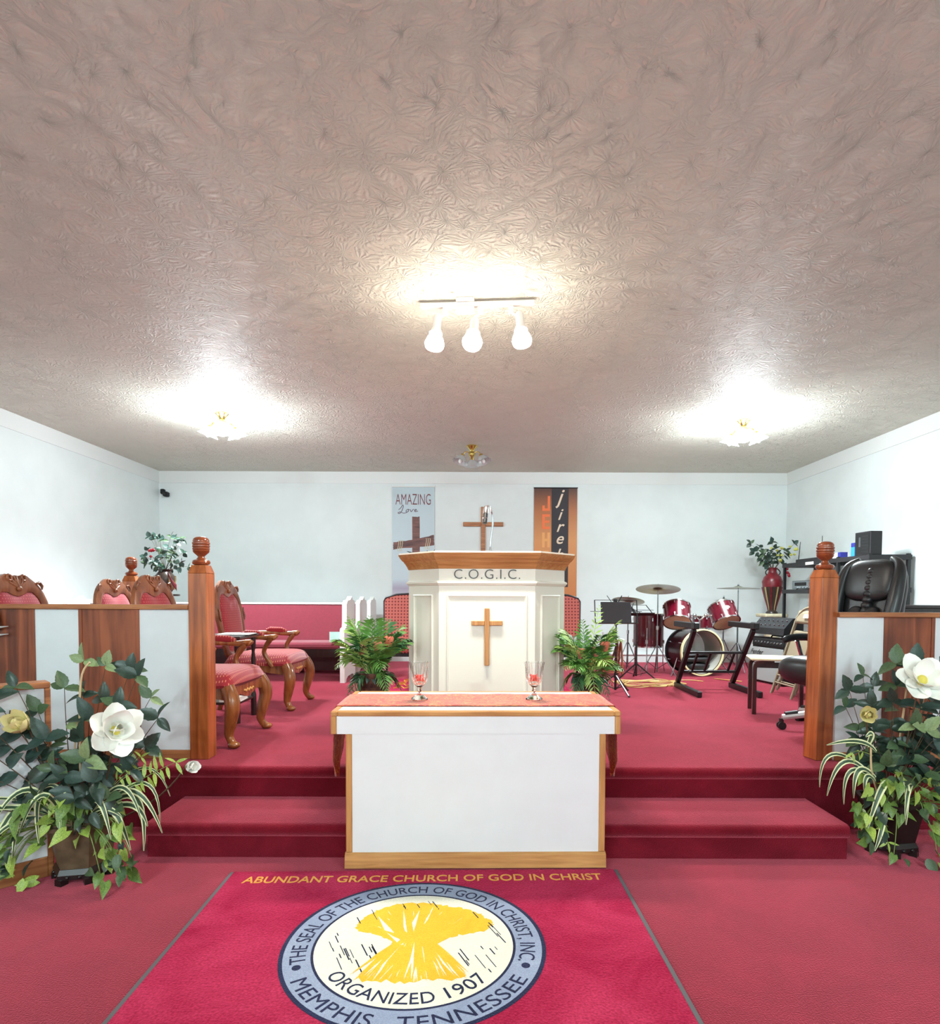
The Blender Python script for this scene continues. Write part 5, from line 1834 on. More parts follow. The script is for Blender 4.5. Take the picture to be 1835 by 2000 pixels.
MB().box(0, .09, 0, .06, 0, .075, bev=.002).build('blue_end', 'blue_box', sb, 0)
MB().box(0, .09, .0602, .17, 0, .07, bev=.002).build('white_sleeve', 'paper', sb, 0)
wr = thing('wireless_receiver', 'flat black wireless receiver with two antennas on the rack top', 'receiver', (4.42, 7.95, z2), 0)
MB().box(0, .22, 0, .66, 0, .045, bev=.004).build('case', 'black_satin', wr, 0)
for y, dy, h in ((.02, .0, .27), (.60, -.04, .24)):
    MB().tube([(.01, y, .0455), (.01, y + dy, .045 + h)], [.006, .004], 8).build('antenna', 'black_metal', wr, 40)
bg = thing('plastic_bag', 'crumpled black plastic bag on the rack middle shelf', 'bag', (4.46, 7.10, z1), 0)
mb = MB()
rs = random.Random(4)
vsb = []
nu, nv = 20, 10
for i in range(nv + 1):
    th = PI * i / nv
    for j in range(nu):
        a = 2 * PI * j / nu
        q = 1 + .16 * math.sin(3 * a + i) + .12 * math.sin(7 * a - 2 * i) + .1 * rs.random()
        vsb.append((.14 + .13 * q * math.sin(th) * math.cos(a), .18 + .24 * q * math.sin(th) * math.sin(a), max(0, .045 - .06 * q * math.cos(th))))
mb.add(vsb, [(i * nu + j, i * nu + (j + 1) % nu, (i + 1) * nu + (j + 1) % nu, (i + 1) * nu + j) for i in range(nv) for j in range(nu)])
mat('bag_plastic', S(40, 42, 48), .2, spec=.8)
mb.build('bag_body', 'bag_plastic', bg, 15)
for k, (y, x) in enumerate(((7.42, 4.85), (7.48, 4.852))):
    c = MB().tube(catmull([(x, y, ZP + 1.469), (x, y + .02, ZP + 1.3), (x, y - .02, ZP + 1.2), (x, y, ZP + 1.156)], 4), .004, 6).build('hanging_wire', 'cable_tan' if k else 'paper', None, 60)
    tag(c, 'thin %s wire hanging between the rack shelves' % ('tan' if k else 'white'), 'wire')
# ------------------------------------------------------------------ foliage
def leaf_mesh(name, m, w=.32, tip=1.0, serr=0.0, fold=.25, droop=.18, n=9, heart=False):
    """one leaf along +y, unit length, upper side +z"""
    mb = MB()
    rows = []
    for i in range(n + 1):
        t = i / n
        if heart:
            h = w * (math.sin(PI * min(1, t * .93 + .07) ** .62)) * (1.06 - .25 * t)
        else:
            h = w * math.sin(PI * t ** .78) ** .85 if 0 < t < 1 else 0
        if serr and 0 < t < 1:
            h *= 1 + serr * (1 if i % 2 else -1)
        zc = -droop * t * t
        y = t - (.10 * (1 - t) ** 6 if heart else 0)
        rows.append([(-h, y + (-.07 if heart and i == 0 else 0), zc + h * fold), (-h * .5, y, zc + h * fold * .35), (0, t if not heart else max(t, 0.02), zc), (h * .5, y, zc + h * fold * .35), (h, y + (-.07 if heart and i == 0 else 0), zc + h * fold)])
    vs = [p for r in rows for p in r]
    fs = [(i * 5 + j, i * 5 + j + 1, (i + 1) * 5 + j + 1, (i + 1) * 5 + j) for i in range(n) for j in range(4)]
    mb.add(vs, fs)
    return mb.mesh(name, m, 80)


LEAF = {}
for k, m in (('dark', 'leaf_dark'), ('mid', 'leaf_mid'), ('light', 'leaf_light'), ('blue', 'leaf_blue')):
    LEAF[k] = [leaf_mesh('leaf_' + k, m, .31, 1, .05, .22, .2, 10), leaf_mesh('leaf_' + k, m, .27, 1, .0, .35, .35, 8)]
for k, m in (('pothos', 'pothos'), ('pale', 'pothos_pale')):
    LEAF[k] = [leaf_mesh('leaf_' + k, m, .36, 1, 0, .2, .25, 8, True), leaf_mesh('leaf_' + k, m, .33, 1, 0, .3, .4, 8, True)]
LEAF['euca'] = [leaf_mesh('leaf_round', 'leaf_blue', .42, 1, 0, .15, .1, 6), leaf_mesh('leaf_round', 'leaf_dark', .40, 1, 0, .2, .2, 6)]
LEAF['needle'] = [leaf_mesh('leaf_needle', 'pothos_pale', .13, 1, 0, .1, .2, 4)]


def frame(p, d, up):
    d = Vector(d).normalized()
    up = Vector(up)
    x = d.cross(up)
    if x.length < 1e-4:
        x = d.orthogonal()
    x.normalize()
    z = x.cross(d)
    Mx = Matrix((x, d, z)).transposed().to_4x4()
    Mx.translation = Vector(p)
    return Mx


def put_leaf(root, kind, p, d, size, rnd, facing=(0, -.8, .6)):
    me = rnd.choice(LEAF[kind])
    up = Vector(facing) + Vector((rnd.uniform(-.6, .6), rnd.uniform(-.4, .4), rnd.uniform(-.4, .6)))
    s_ = size * rnd.uniform(.85, 1.15)
    return inst('trailing_leaf' if kind in ('pothos', 'pale') else 'leaf', me, root, frame(p, d, up) @ Matrix.Diagonal((s_, s_, s_, 1)))


def sprig(root, rnd, base, tip, kinds, n, size, stem='stem_brown', r=.003, spread=1.0, sag=.0, names='stem'):
    """a curved stem with n leaves set alternately along its upper part"""
    base, tip = Vector(base), Vector(tip)
    mid = base.lerp(tip, .55) + Vector((rnd.uniform(-.02, .02), rnd.uniform(-.02, .02), .03 - sag))
    pts = bez(base, mid, tip, 8)
    MB().tube(pts, [r * (1.2 - .7 * i / 8) for i in range(9)], 6).build('stem', stem, root, 60)
    ax_ = (pts[-1] - pts[-3]).normalized()
    for i in range(n):
        t = 1.0 if i >= n - 3 else .38 + .62 * (i / max(1, n - 1))
        q = t * 8
        a = int(min(7, q))
        p = pts[a].lerp(pts[a + 1], q - a)
        if i == n - 1:
            d = ax_ + Vector((rnd.uniform(-.3, .3), rnd.uniform(-.3, .1), rnd.uniform(-.2, .2)))
        else:
            side = ax_.cross(Vector((0, -1, 0)))
            side = side.normalized() if side.length > .1 else Vector((1, 0, 0))
            d = side * (1 if i % 2 else -1) * spread + ax_ * .25 + Vector((rnd.uniform(-.25, .25), rnd.uniform(-.6, .2), rnd.uniform(-.55, .2)))
        put_leaf(root, rnd.choice(kinds), p, d, size, rnd)


def blade(root, p0, p1, p2, w, edge=True, n=12):
    """strap leaf with pale margins, arching through three points"""
    pts = bez(p0, p1, p2, n)
    mb = MB()
    vs = []
    for i, p in enumerate(pts):
        t = i / n
        h = w * (math.sin(PI * (t * .92 + .06)) ** .6) * (1 - .35 * t)
        tg = (pts[min(i + 1, n)] - pts[max(i - 1, 0)]).normalized()
        s_ = tg.cross(Vector((0, -.8, .6)))
        s_ = s_.normalized() if s_.length > .05 else Vector((1, 0, 0))
        nn = s_.cross(tg)
        for q, lift in ((-1, .25), (-.5, .05), (0, 0), (.5, .05), (1, .25)):
            vs.append(p + s_ * (h * q) + nn * (h * lift))
    for i in range(n):
        for j in range(4):
            mb.add([], [])
            mb.f.append((i * 5 + j, i * 5 + j + 1, (i + 1) * 5 + j + 1, (i + 1) * 5 + j))
            mb.m.append(1 if (edge and j in (0, 3)) else 0)
    mb.v = [tuple(v) for v in vs]
    return mb.build('strap_leaf', ['blade_green', 'blade_edge'], root, 80)


def petal_mesh(name, m, w, cup, tip):
    mb = MB()
    n, k = 8, 6

    def fn(u, v):
        a = 2 * v - 1
        h = w * math.sin(PI * (u * .9 + .08)) ** tip
        return (a * h, u, cup * u * u + .35 * h * a * a)
    mb.grid(fn, n, k)
    return mb.mesh(name, m, 80)


PETAL = {'white': petal_mesh('petal', 'petal_white', .40, .30, .55), 'cream': petal_mesh('petal', 'petal_cream', .42, .7, .6)}


def flower(root, p, axis, r, kind, rings, rnd, heart=True, name='flower'):
    f = bpy.data.objects.new(name, None)
    COL.objects.link(f)
    f.parent = root
    f.empty_display_size = .02
    ax_ = Vector(axis).normalized()
    side = ax_.orthogonal().normalized()
    other = ax_.cross(side)
    f.location = p
    for ri, (cnt, opening, scale) in enumerate(rings):
        for k in range(cnt):
            a = 2 * PI * k / cnt + ri * .5 + rnd.uniform(-.12, .12)
            rad = side * math.cos(a) + other * math.sin(a)
            d = rad * math.cos(opening) + ax_ * math.sin(opening)
            s_ = r * scale * rnd.uniform(.92, 1.1)
            inst('petal', PETAL[kind], f, frame(ax_ * (.006 * ri), d, ax_ - rad * .2) @ Matrix.Diagonal((s_, s_, s_, 1)))
    if heart:
        MB().ell(ax_ * r * .14, r * .17, r * .17, r * .2, 12, 8).build('heart', 'petal_heart', f, 60)
    MB().ell(-ax_ * r * .1, r * .14, r * .14, r * .14, 10, 6).build('calyx', 'stem_green', f, 60)
    return f


def hex_pot(root, r0, r1, h, m):
    mb = MB()
    T = Matrix.Rotation(R(12), 4, 'Z')
    mb.lathe([(r0, .075), (r1, h), (r1 + .012, h + .004), (r1 + .012, h + .022), (r1 - .014, h + .022), (r1 - .02, h - .02), (0, h - .02)], 6, T=T)
    mb.build('pot', m, root, 10)
    mb = MB().lathe([(r0 * .96, .02), (r0 * 1.12, .028), (r0 * 1.12, .05), (r0 * 1.02, .0745)], 6, T=T)
    for k in range(6):
        a = R(12 + 60 * k)
        mb.box(-.02, .02, -.02, .02, 0, .03, T=Matrix.Translation((r0 * .95 * math.cos(a), r0 * .95 * math.sin(a), 0)) @ Matrix.Rotation(a, 4, 'Z'))
    mb.build('pot_base', 'pot_black', root, 10)
    for k in range(12):
        a = R(12 + 30 + 60 * (k // 2)) + (.22 if k % 2 else -.22)
        MB().ell((r0 * 1.0 * math.cos(a), r0 * 1.0 * math.sin(a), .04), .01, .01, .01, 8, 6).build('stud', 'pot_black', root, 60)


def arrangement(label, loc, sx_px, base_px, seed, spec):
    """large floor arrangement; spec coordinates are centimetres across and up from the pot foot"""
    rnd = random.Random(seed)
    root = thing('flower_arrangement', label, 'plant', loc, 0, 'large artificial flower arrangements')
    hex_pot(root, .125, .165, .27, spec['pot'])
    P = lambda x, z, y=0.0: Vector((x / 100, y / 100, z / 100))
    wall = spec.get('wall')
    W = lambda x, y: min(y, (x - wall) - 7) if (wall is not None and x < wall + 3) else y
    for (x, z, y, kinds, n, size) in spec['sprigs']:
        b = P(x * .12 + rnd.uniform(-4, 4), 26, rnd.uniform(-3, 3))
        sprig(root, rnd, b, P(x, z, W(x, y)), kinds, int(n * 1.45 + .5), size * 1.08 / 100)
    for pts, r in spec['canes']:
        MB().tube(catmull([P(*p) for p in pts], 5), r / 100, 7).build('cane', 'stem_tan', root, 60)
    for (a, b, c, w) in spec['blades']:
        blade(root, P(a[0], a[1], W(a[0], a[2])), P(b[0], b[1], W(b[0], b[2])), P(c[0], c[1], W(c[0], c[2])), w * 1.15 / 100)
    for (x, z, y, kind, size) in spec['pothos']:
        d = Vector((x * .5 + rnd.uniform(-12, 12), -18 + rnd.uniform(-10, 6), rnd.uniform(-30, 8)))
        put_leaf(root, kind, P(x, z, W(x, y)), d, size / 100, rnd, (0, -.9, .45))
    # vines linking the trailing leaves to the pot
    k = 0
    for (x, z, y, kind, size) in spec['pothos']:
        k += 1
        if k % 3 == 0:
            MB().tube(bez(P(x * .3, 28, y * .4), P(x * .8, max(z + 8, 30), W(x * .8, y)), P(x, z, W(x, y)), 6), .0022, 5).build('vine', 'stem_green', root, 60)
    for (x, z, y, axis, r, kind, rings) in spec['flowers']:
        flower(root, P(x, z, y), axis, r / 100, kind, rings, rnd, kind == 'white')
        MB().tube(bez(P(x * .15, 26, 0), P(x * .7, z * .6, y * .5), P(x, z, y) - Vector(axis).normalized() * .01, 8), .004, 6).build('stem', 'stem_brown', root, 60)
    for (base, tip, n, size) in spec.get('needles', ()):
        sprig(root, rnd, P(*base), P(*tip), ['needle'], n, size / 100, 'stem_green', .0025, .8)
    return root


W5 = [(6, .25, 1.0), (4, .7, .9), (3, 1.15, .62)]
CR = [(6, .35, 1.0), (6, .75, .85), (5, 1.1, .65), (4, 1.35, .45)]
rndp = random.Random(21)


def pothos_band(n, x0, x1, zf, seed, yr=(-22, -6)):
    r_ = random.Random(seed)
    out = []
    for _ in range(n):
        x = r_.uniform(x0, x1)
        za, zb = zf(x)
        out.append((x, r_.uniform(za, zb), r_.uniform(*yr), r_.choice(['pothos', 'pothos', 'pale', 'mid', 'dark']), r_.uniform(6.0, 9.0)))
    return out


# centimetres from the pot foot: 1 cm is about 4 px in this part of the picture
D, Md, Lt, Bl = 'dark', 'mid', 'light', 'blue'
left = {
    'pot': 'pot_bronze', 'wall': -15.5,
    'sprigs': [(2, 108, 0, [Lt], 3, 8), (14, 106, -2, [Md, Lt], 4, 7), (30, 101, -3, [D, Md], 4, 9), (24, 104, 2, [D, Md], 3, 8), (-6, 95, -3, [Lt, Md], 5, 8), (-28, 92, -6, [D], 5, 11), (-22, 97, -2, [D, Md], 4, 8), (-34, 88, -4, [D, Bl], 4, 12),
               (-33, 72, -10, [Bl, D], 5, 11), (-20, 74, -12, [D, Bl], 5, 11), (-8, 72, -14, [Bl, D], 4, 11), (12, 88, 0, [D], 5, 9), (20, 86, -3, [D, Md], 5, 10), (8, 80, -6, [D, Bl], 5, 10), (6, 70, -8, [Bl, D], 4, 11), (10, 62, -12, [Md, Lt], 3, 10),
               (40, 80, -3, [D], 4, 9), (36, 90, -2, [Lt, Md], 4, 7), (34, 66, -4, [D], 4, 9), (26, 62, -8, [D, Bl], 4, 9), (2, 54, -16, [D, Bl], 4, 10), (16, 52, -16, [Bl, D], 4, 10), (-4, 58, -14, [Md], 3, 8), (30, 56, -10, [Bl], 4, 8),
               (-30, 56, -6, [Md, D], 3, 9), (-40, 46, -4, [Md], 2, 10), (-16, 84, -4, [D, Md], 4, 8), (0, 90, 2, [D], 4, 8), (-12, 46, -14, [D, Md], 4, 9), (8, 44, -18, [Md, D], 4, 9), (22, 44, -16, [D, Md], 4, 9)],
    'canes': [(((2, 28, -4), (3, 60, -6), (4, 98, -6), (8, 108, -5)), .5), (((0, 28, -2), (-1, 60, -4), (3, 86, -5)), .4), (((-14, 26, 0), (-20, 60, -2), (-21, 76, -2)), .45)],
    'blades': [((-10, 34, -8), (-24, 56, -14), (-32, 6, -16), 2.0), ((-10, 36, -8), (-20, 60, -14), (-22, 16, -18), 2.2), ((-12, 34, -8), (-34, 52, -10), (-52, 22, -10), 1.5), ((-8, 36, -8), (-18, 62, -16), (-30, 30, -18), 1.6),
               ((-6, 34, -10), (-14, 58, -16), (-8, 24, -20), 1.6), ((-12, 36, -6), (-36, 58, -8), (-44, 28, -8), .9), ((-8, 30, -10), (-22, 44, -18), (-36, 12, -18), 1.4), ((-4, 34, -10), (-8, 60, -18), (-16, 28, -22), 1.5), ((-2, 36, -10), (2, 58, -16), (2, 30, -20), 1.2),
               ((14, 34, -8), (34, 62, -12), (46, 26, -12), 1.5), ((14, 36, -8), (44, 66, -10), (44, 30, -10), 1.0), ((16, 36, -8), (40, 58, -12), (38, 18, -14), 1.7), ((12, 36, -8), (30, 62, -14), (38, 34, -16), 1.3), ((12, 36, -10), (26, 50, -18), (34, 20, -18), 1.8),
               ((14, 34, -10), (36, 48, -14), (40, 30, -14), 1.6), ((10, 36, -10), (20, 54, -18), (26, 26, -20), 1.5), ((10, 34, -10), (22, 44, -18), (30, 36, -18), 1.4), ((12, 38, -6), (38, 72, -6), (47, 42, -6), .8), ((-2, 34, -8), (-4, 60, -12), (-14, 42, -16), 1.1)],
    'pothos': pothos_band(70, -34, 30, lambda x: (10, 44) if abs(x) > 13 else (26, 46), 3) + pothos_band(26, -42, -14, lambda x: (2, 26), 4) + pothos_band(16, 15, 30, lambda x: (6, 26), 5)
              + [(-44, 14, -8, 'mid', 7), (-40, 16, -10, 'mid', 6), (-18, -0 + 4, -16, 'pale', 8), (-24, 8, -16, 'pale', 8), (-22, 16, -18, 'pale', 9), (22, 22, -20, 'pale', 10), (26, 14, -16, 'pothos', 8)],
    'flowers': [(25, 76, -14, (.62, -.66, .32), 14, 'white', W5), (-16, 78, -15, (-.15, -.75, .45), 8.5, 'cream', CR), (57.5, 58, -10, (.8, -.45, .1), 6, 'white', [(6, .75, 1.0), (5, 1.0, .8)])],
    'needles': [((14, 38, -8), (52, 60, -10), 15, 7), ((14, 40, -6), (34, 62, -8), 9, 5)],
}
arrangement('large flower arrangement with open white magnolia, in a bronze pot by the angled wall', (-1.985, 3.05, 0), 0, 0, 31, left)

right = {
    'pot': 'pot_black',
    'sprigs': [(-18, 98, -2, [Md, D], 5, 7), (-26, 90, -3, [D, Md], 4, 8), (-12, 92, -2, [D], 4, 8), (4, 104, 4, [D, Md], 4, 11), (16, 104, 4, [D, Bl], 4, 10), (28, 104, 2, [Md, D], 4, 9), (24, 92, -4, [D, Bl], 5, 10), (34, 88, -4, [D, Md], 5, 10), (-26, 80, 0, [Bl, Md], 4, 8), (-14, 82, -4, [D], 5, 8),
               (-4, 84, -6, [D, Md], 5, 9), (10, 82, -8, [D, Bl], 5, 10), (20, 78, -8, [D], 5, 10), (32, 74, -6, [D, Bl], 5, 10), (4, 72, -12, [Lt, Md], 4, 9), (10, 70, -12, [Lt], 3, 9), (-14, 68, -6, [D], 5, 9), (-4, 62, -10, [D, Md], 4, 9), (16, 64, -10, [D, Bl], 5, 10), (28, 62, -8, [D], 5, 10),
               (-20, 60, -4, [D, Bl], 4, 9), (2, 54, -12, [D, Md], 4, 9), (20, 52, -12, [D, Md], 4, 9), (36, 56, -6, [D, Md], 4, 9), (-10, 50, -10, [Md], 3, 9), (12, 94, -2, [D], 4, 9), (18, 86, -2, [D, Md], 5, 10), (30, 80, -2, [D], 5, 10), (2, 92, 0, [D, Md], 4, 9), (26, 70, -2, [D, Bl], 5, 10)],
    'canes': [(((-8, 26, -6), (-18, 46, -12), (-19, 62, -12)), .5), (((2, 28, 0), (6, 60, 2), (8, 92, 0)), .6), (((4, 28, 2), (14, 70, 2), (26, 100, 2)), .35)],
    'blades': [((-18, 44, -12), (-36, 66, -12), (-42, 34, -12), 1.5), ((-18, 44, -12), (-36, 58, -14), (-34, 30, -14), 1.3), ((-16, 44, -12), (-30, 58, -14), (-30, 34, -16), 1.6), ((-16, 42, -12), (-26, 52, -16), (-24, 34, -16), 1.3), ((-18, 46, -10), (-46, 70, -10), (-45, 38, -10), 1.2),
               ((-16, 58, -12), (-24, 68, -14), (-44, 62, -14), 1.5), ((-10, 42, -14), (-18, 46, -20), (-26, 20, -22), 1.8), ((-2, 40, -14), (-4, 48, -20), (-6, 22, -22), 1.6), ((4, 40, -12), (-6, 44, -22), (-8, 26, -24), 1.3), ((22, 42, -10), (34, 60, -12), (40, 46, -12), 1.1), ((22, 42, -10), (30, 58, -12), (24, 36, -16), .9),
               ((-12, 26, -14), (-18, 20, -22), (-22, 8, -22), 1.4), ((-20, 60, -10), (-16, 72, -12), (-22, 66, -12), 1.6), ((24, 40, -10), (40, 56, -10), (44, 38, -10), 1.0)],
    'pothos': pothos_band(62, -26, 34, lambda x: (24, 48), 13) + pothos_band(22, -26, -14, lambda x: (10, 30), 14) + pothos_band(26, 12, 36, lambda x: (12, 34), 15)
              + [(-12, 6, -22, 'pothos', 7), (-8, 5, -24, 'mid', 7), (4, 5, -24, 'mid', 8), (9, 8, -24, 'pothos', 8), (10, 3, -26, 'pale', 8), (26, 4, -18, 'pothos', 7), (22, 28, -20, 'pale', 9), (30, 26, -18, 'pale', 9), (-26, 22, -16, 'pothos', 7)],
    'flowers': [(5, 96, -14, (-.05, -.72, .55), 14.5, 'white', [(6, .05, 1.05), (4, .55, .8)]), (-22, 78, -12, (-.3, -.9, .2), 6.2, 'cream', CR)],
    'needles': [((-16, 30, -14), (-14, 12, -20), 8, 5), ((-18, 56, -12), (-30, 58, -14), 6, 5)],
}
arrangement('large flower arrangement with wide white magnolia and yellow rose, in a dark pot', (2.30, 3.40, 0), 0, 0, 32, right)


# ------------------------------------------------------------------ palms beside the pulpit
def frond(root, rnd, base, tip, lift, L, m, name='frond', npair=12):
    base, tip = Vector(base), Vector(tip)
    mid = base.lerp(tip, .5) + Vector((0, 0, lift))
    pts = bez(base, mid, tip, 18)
    mb = MB().tube(pts, [.0035 * (1 - .8 * i / 18) + .0006 for i in range(19)], 5)
    for k in range(npair):
        t = .18 + .80 * k / (npair - 1)
        q = t * 18
        a = int(min(17, q))
        p = pts[a].lerp(pts[a + 1], q - a)
        tg = (pts[min(a + 1, 18)] - pts[a]).normalized()
        sd = tg.cross(Vector((0, 0, 1)))
        sd = sd.normalized() if sd.length > .05 else Vector((1, 0, 0))
        up = sd.cross(tg)
        ll = L * math.sin(PI * (t * .8 + .14)) * rnd.uniform(.85, 1.1)
        for s_ in (-1, 1):
            d = (sd * s_ * .8 + tg * .75 + up * (.1 - .45 * rnd.random())).normalized()
            w = tg.cross(d).cross(d).normalized() * (ll * .10)
            p1 = p + d * ll * .5 + w * .2
            e = p + d * ll - Vector((0, 0, ll * .18))
            mb.add([p, p1 - w, e, p1 + w], [(0, 1, 2, 3)])
    o = mb.build(name, m, root, 60)
    return o


def palm(label, loc, seed, extra):
    rnd = random.Random(seed)
    root = thing('potted_palm', label, 'plant', loc, 0, 'potted palms flanking the pulpit')
    MB().lathe([(0, 0), (.088, 0), (.095, .02), (.115, .28), (.118, .42), (.122, .43), (.122, .455), (.108, .455), (.104, .42), (0, .41)], 26).build('pot', 'pot_mottled', root, 40)
    n = 26
    for k in range(n):
        a = 2 * PI * k / n + rnd.uniform(-.2, .2)
        e = rnd.uniform(.15, 1.15)
        q = rnd.uniform(.24, .37)
        tip = (q * math.cos(a) * math.cos(e * .7), q * math.sin(a) * math.cos(e * .7) * .9, .48 + .36 * math.sin(e) + rnd.uniform(-.05, .06))
        frond(root, rnd, (.03 * math.cos(a), .03 * math.sin(a), .42), tip, .10 + .08 * rnd.random(), rnd.uniform(.12, .17), rnd.choice(['palm_green', 'palm_green', 'palm_dark', 'palm_pale']))
    for k in range(5):
        a = 2 * PI * k / 5 + .3
        q = rnd.uniform(.22, .28)
        frond(root, rnd, (.05 * math.cos(a), .05 * math.sin(a), .43), (q * math.cos(a), q * math.sin(a), .30 + rnd.uniform(-.06, .05)), .17, .10, rnd.choice(['palm_green', 'palm_dark']))
    for tip, lift, L, m in extra:
        frond(root, rnd, (0, 0, .42), tip, lift, L, m)
    for (x, y, z, m) in ((-.07, -.10, .64, 'protea'), (.05, -.12, .66, 'protea'), (.13, -.10, .70, 'protea_red')):
        f = MB().lathe([(0, -.05), (.02, -.045), (.03, -.01), (.034, .02), (.026, .034), (0, .02)], 9, (x, y, z), flute=.12, nf=9).build('protea_bloom', m, root, 50)
    for k in range(8):
        a = R(200 + 20 * k)
        put_leaf(root, 'dark' if k % 2 else 'blue', (.09 * math.cos(a), .09 * math.sin(a), .45), (math.cos(a), math.sin(a), -.9), .08, rnd, (0, -.9, .3))
    return root


palm('bushy potted palm beside the white pew ends', (-.80, 4.66, ZP), 41, [((.22, -.22, .72), .10, .12, 'palm_green'), ((-.18, -.1, .90), .06, .11, 'palm_pale'), ((-.26, -.15, .50), .2, .13, 'palm_pale'), ((.1, -.25, .50), .2, .13, 'palm_green'), ((-.02, -.05, .88), .05, .12, 'palm_green')])
pr_ = palm('bushy potted palm beside the black music stands', (.835, 4.72, ZP), 42, [((.12, .1, 1.02), .06, .11, 'palm_pale'), ((.28, -.02, .90), .16, .12, 'palm_pale'), ((.30, -.06, .74), .2, .12, 'palm_pale'), ((-.06, -.08, .90), .1, .13, 'palm_green'), ((.04, -.22, .24), .28, .11, 'palm_pale'), ((-.22, -.2, .52), .18, .12, 'palm_green')])
pr_.scale = (.9, .9, .95)


# ------------------------------------------------------------------ corner vases
def pedestal(label, loc, h, m):
    t = thing('corner_pedestal', label, 'pedestal', loc, 0)
    MB().box(-.17, .17, -.17, .17, 0, .05, bev=.008).build('base', m, t, 30)
    MB().lathe([(.13, .05), (.12, .08), (.10, .11), (.10, h - .12), (.12, h - .09), (.14, h - .05)], 20, flute=.03, nf=10).build('shaft', m, t, 40)
    MB().box(-.17, .17, -.17, .17, h - .05, h, bev=.012).build('capital', m, t, 30)
    return t


pedestal('cream fluted pedestal under the tall two-handled vase', (4.42, 9.28, ZP), .80, 'stone_cream')
vr = thing('tall_vase', 'tall red and brown two-handled vase of greenery in the rack corner', 'vase', (4.42, 9.28, ZP + .8002), 0)
prof = [(0, 0), (.085, 0), (.085, .02), (.055, .05), (.06, .10), (.10, .25), (.135, .40), (.145, .48), (.12, .55), (.07, .60), (.055, .64), (.07, .69), (.06, .69), (.045, .64), (0, .62)]
MB().lathe(prof[:7], 28).build('lower_body', 'vase_dark', vr, 50)
MB().lathe([(0, .3995)] + prof[6:], 28).build('upper_body', 'vase_red', vr, 50)
for k in range(9):
    a = 2 * PI * k / 9
    MB().tube([((r_ + .002) * math.cos(a), (r_ + .002) * math.sin(a), z) for r_, z in prof[3:7]], [.004, .008, .012, .014], 5).build('stripe', 'vase_gold' if k % 2 else 'vase_red', vr, 50)
for s in (-1, 1):
    MB().tube([(s * (.06 + .05 * math.sin(u * PI)), -.01, .56 + .12 * u) for u in (i / 8 for i in range(9))], .009, 8).build('handle', 'vase_dark', vr, 50)
rnd = random.Random(61)
for k in range(14):
    a = rnd.uniform(0, 2 * PI)
    q = rnd.uniform(.12, .36)
    tip = (q * math.cos(a) - .10 * (k % 3 == 0), q * math.sin(a) * .5 - .05, .74 + rnd.uniform(.08, .36))
    sprig(vr, rnd, (0, 0, .63), tip, ['euca', 'dark', 'mid'], 6, .085, 'stem_brown', .003)
for k in range(16):
    p = (.0 + rnd.uniform(-.12, .10), -.14 + rnd.uniform(-.04, .04), .86 + rnd.uniform(-.08, .12)) if k < 9 else (.22 + .14 * rnd.random(), -.06, .84 + .18 * rnd.random())
    MB().ell(p, .022, .022, .018, 8, 6).build('yellow_blossom', 'yellow_flower', vr, 60)
for k in range(9):
    MB().ell((.21 + rnd.uniform(-.035, .035), -.06, .66 + rnd.uniform(-.1, .08)), .02, .02, .022, 8, 6).build('berry', 'berry_red', vr, 60)

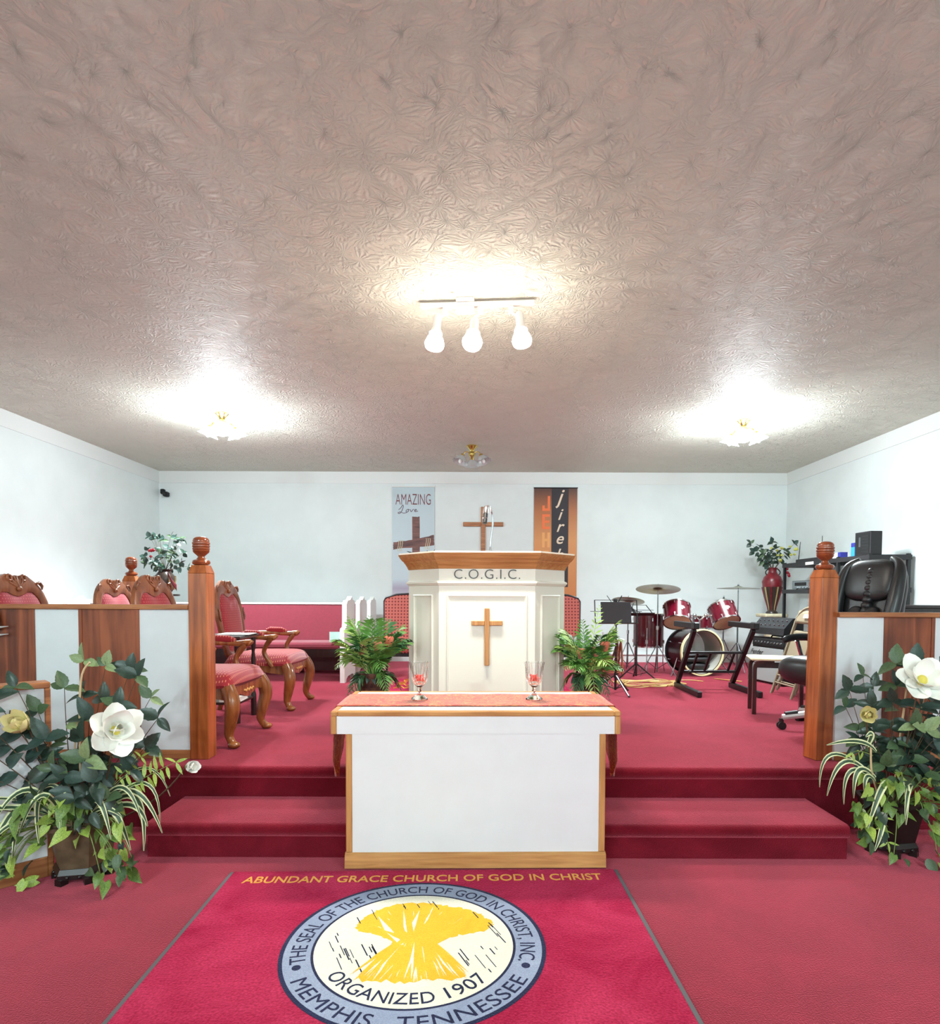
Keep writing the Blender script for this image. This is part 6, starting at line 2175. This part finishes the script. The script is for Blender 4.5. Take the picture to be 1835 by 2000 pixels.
ps = thing('plant_stand', 'tall dark plant stand under the leafy urn, between pews and armchairs', 'stand', (-3.43, 6.72, ZP), 0)
MB().lathe([(.16, 0), (.16, .03), (.05, .06), (.03, .12), (.03, .96), (.06, 1.02), (.05, 1.03)], 18).build('column', 'black_wood', ps, 40)
MB().lathe([(0, 1.0302), (.15, 1.0302), (.15, 1.05), (0, 1.05)], 24).build('top', 'black_wood', ps, 40)
ur = thing('leafy_urn', 'dark striped urn of eucalyptus with a red ribbon', 'urn', (-3.43, 6.72, ZP + 1.0502), 0)
MB().lathe([(0, 0), (.06, 0), (.062, .015), (.085, .05), (.10, .16), (.098, .20), (.07, .235), (.06, .25), (.075, .27), (.065, .27), (.05, .25), (0, .24)], 24).build('body', 'vase_dark', ur, 50)
for k in range(6):
    a = 2 * PI * k / 6 + .4
    MB().tube([(r_ * math.cos(a), r_ * math.sin(a), z) for r_, z in ((.087, .05), (.101, .16), (.0995, .20))], .014, 5, flat=.5).build('stripe', 'vase_gold', ur, 50)
MB().grid(lambda u, v: (.055 + .10 * u, -.05 - .03 * math.sin(u * 3), .24 - .17 * u + (v - .5) * (.02 + .05 * u)), 8, 3).build('ribbon', 'ribbon_red', ur, 60).modifiers.new('t', 'SOLIDIFY').thickness = .002
rnd = random.Random(62)
for k in range(22):
    a = rnd.uniform(0, 2 * PI)
    e = rnd.uniform(-.1, 1.3)
    q = rnd.uniform(.17, .27)
    tip = (q * math.cos(a) * math.cos(e * .75), q * math.sin(a) * math.cos(e * .75) * .8, .30 + .30 * math.sin(max(e, -.05)) + rnd.uniform(-.02, .06))
    sprig(ur, rnd, (0, 0, .245), tip, ['euca', 'euca', 'dark', 'mid'], 6, .058, 'stem_brown', .0025)
for k in range(7):
    MB().ell((-.07 + rnd.uniform(-.03, .03), -.13, .42 + rnd.uniform(-.06, .06)), .014, .014, .014, 8, 6).build('berry', 'berry_red', ur, 60)

# ------------------------------------------------------------------ small remaining things
rc = MB().tube(catmull([(2.50, 3.30, .005), (2.56, 3.22, .03), (2.50, 3.16, .12), (2.44, 3.20, .26), (2.58, 3.36, .20), (2.66, 3.30, .05), (2.72, 3.2, .006), (2.95, 3.15, .005)], 8), .006, 6).build('red_cable', 'cable_red', None, 60)
tag(rc, 'bright red cable looping over the carpet beside the dark plant pot', 'cable')
hd = thing('wall_bracket', 'small white two-pronged bracket fixed on the brown rail panel', 'bracket', (-3.03, 3.8538, 1.19), 0)
MB().tube(catmull([(-.03, -.008, .13), (.01, -.02, .09), (.03, -.028, .04), (.02, -.02, .0)], 5), [.022] * 10 + [.02] * 6, 8, flat=.35).build('shell', 'white_plastic', hd, 50)
for z in (.018, -.03):
    MB().tube([(.0, -.012, z - .004), (.05, -.03, z), (.11, -.045, z + .006)], [.009, .007, .002], 8).build('prong', 'silver', hd, 50)
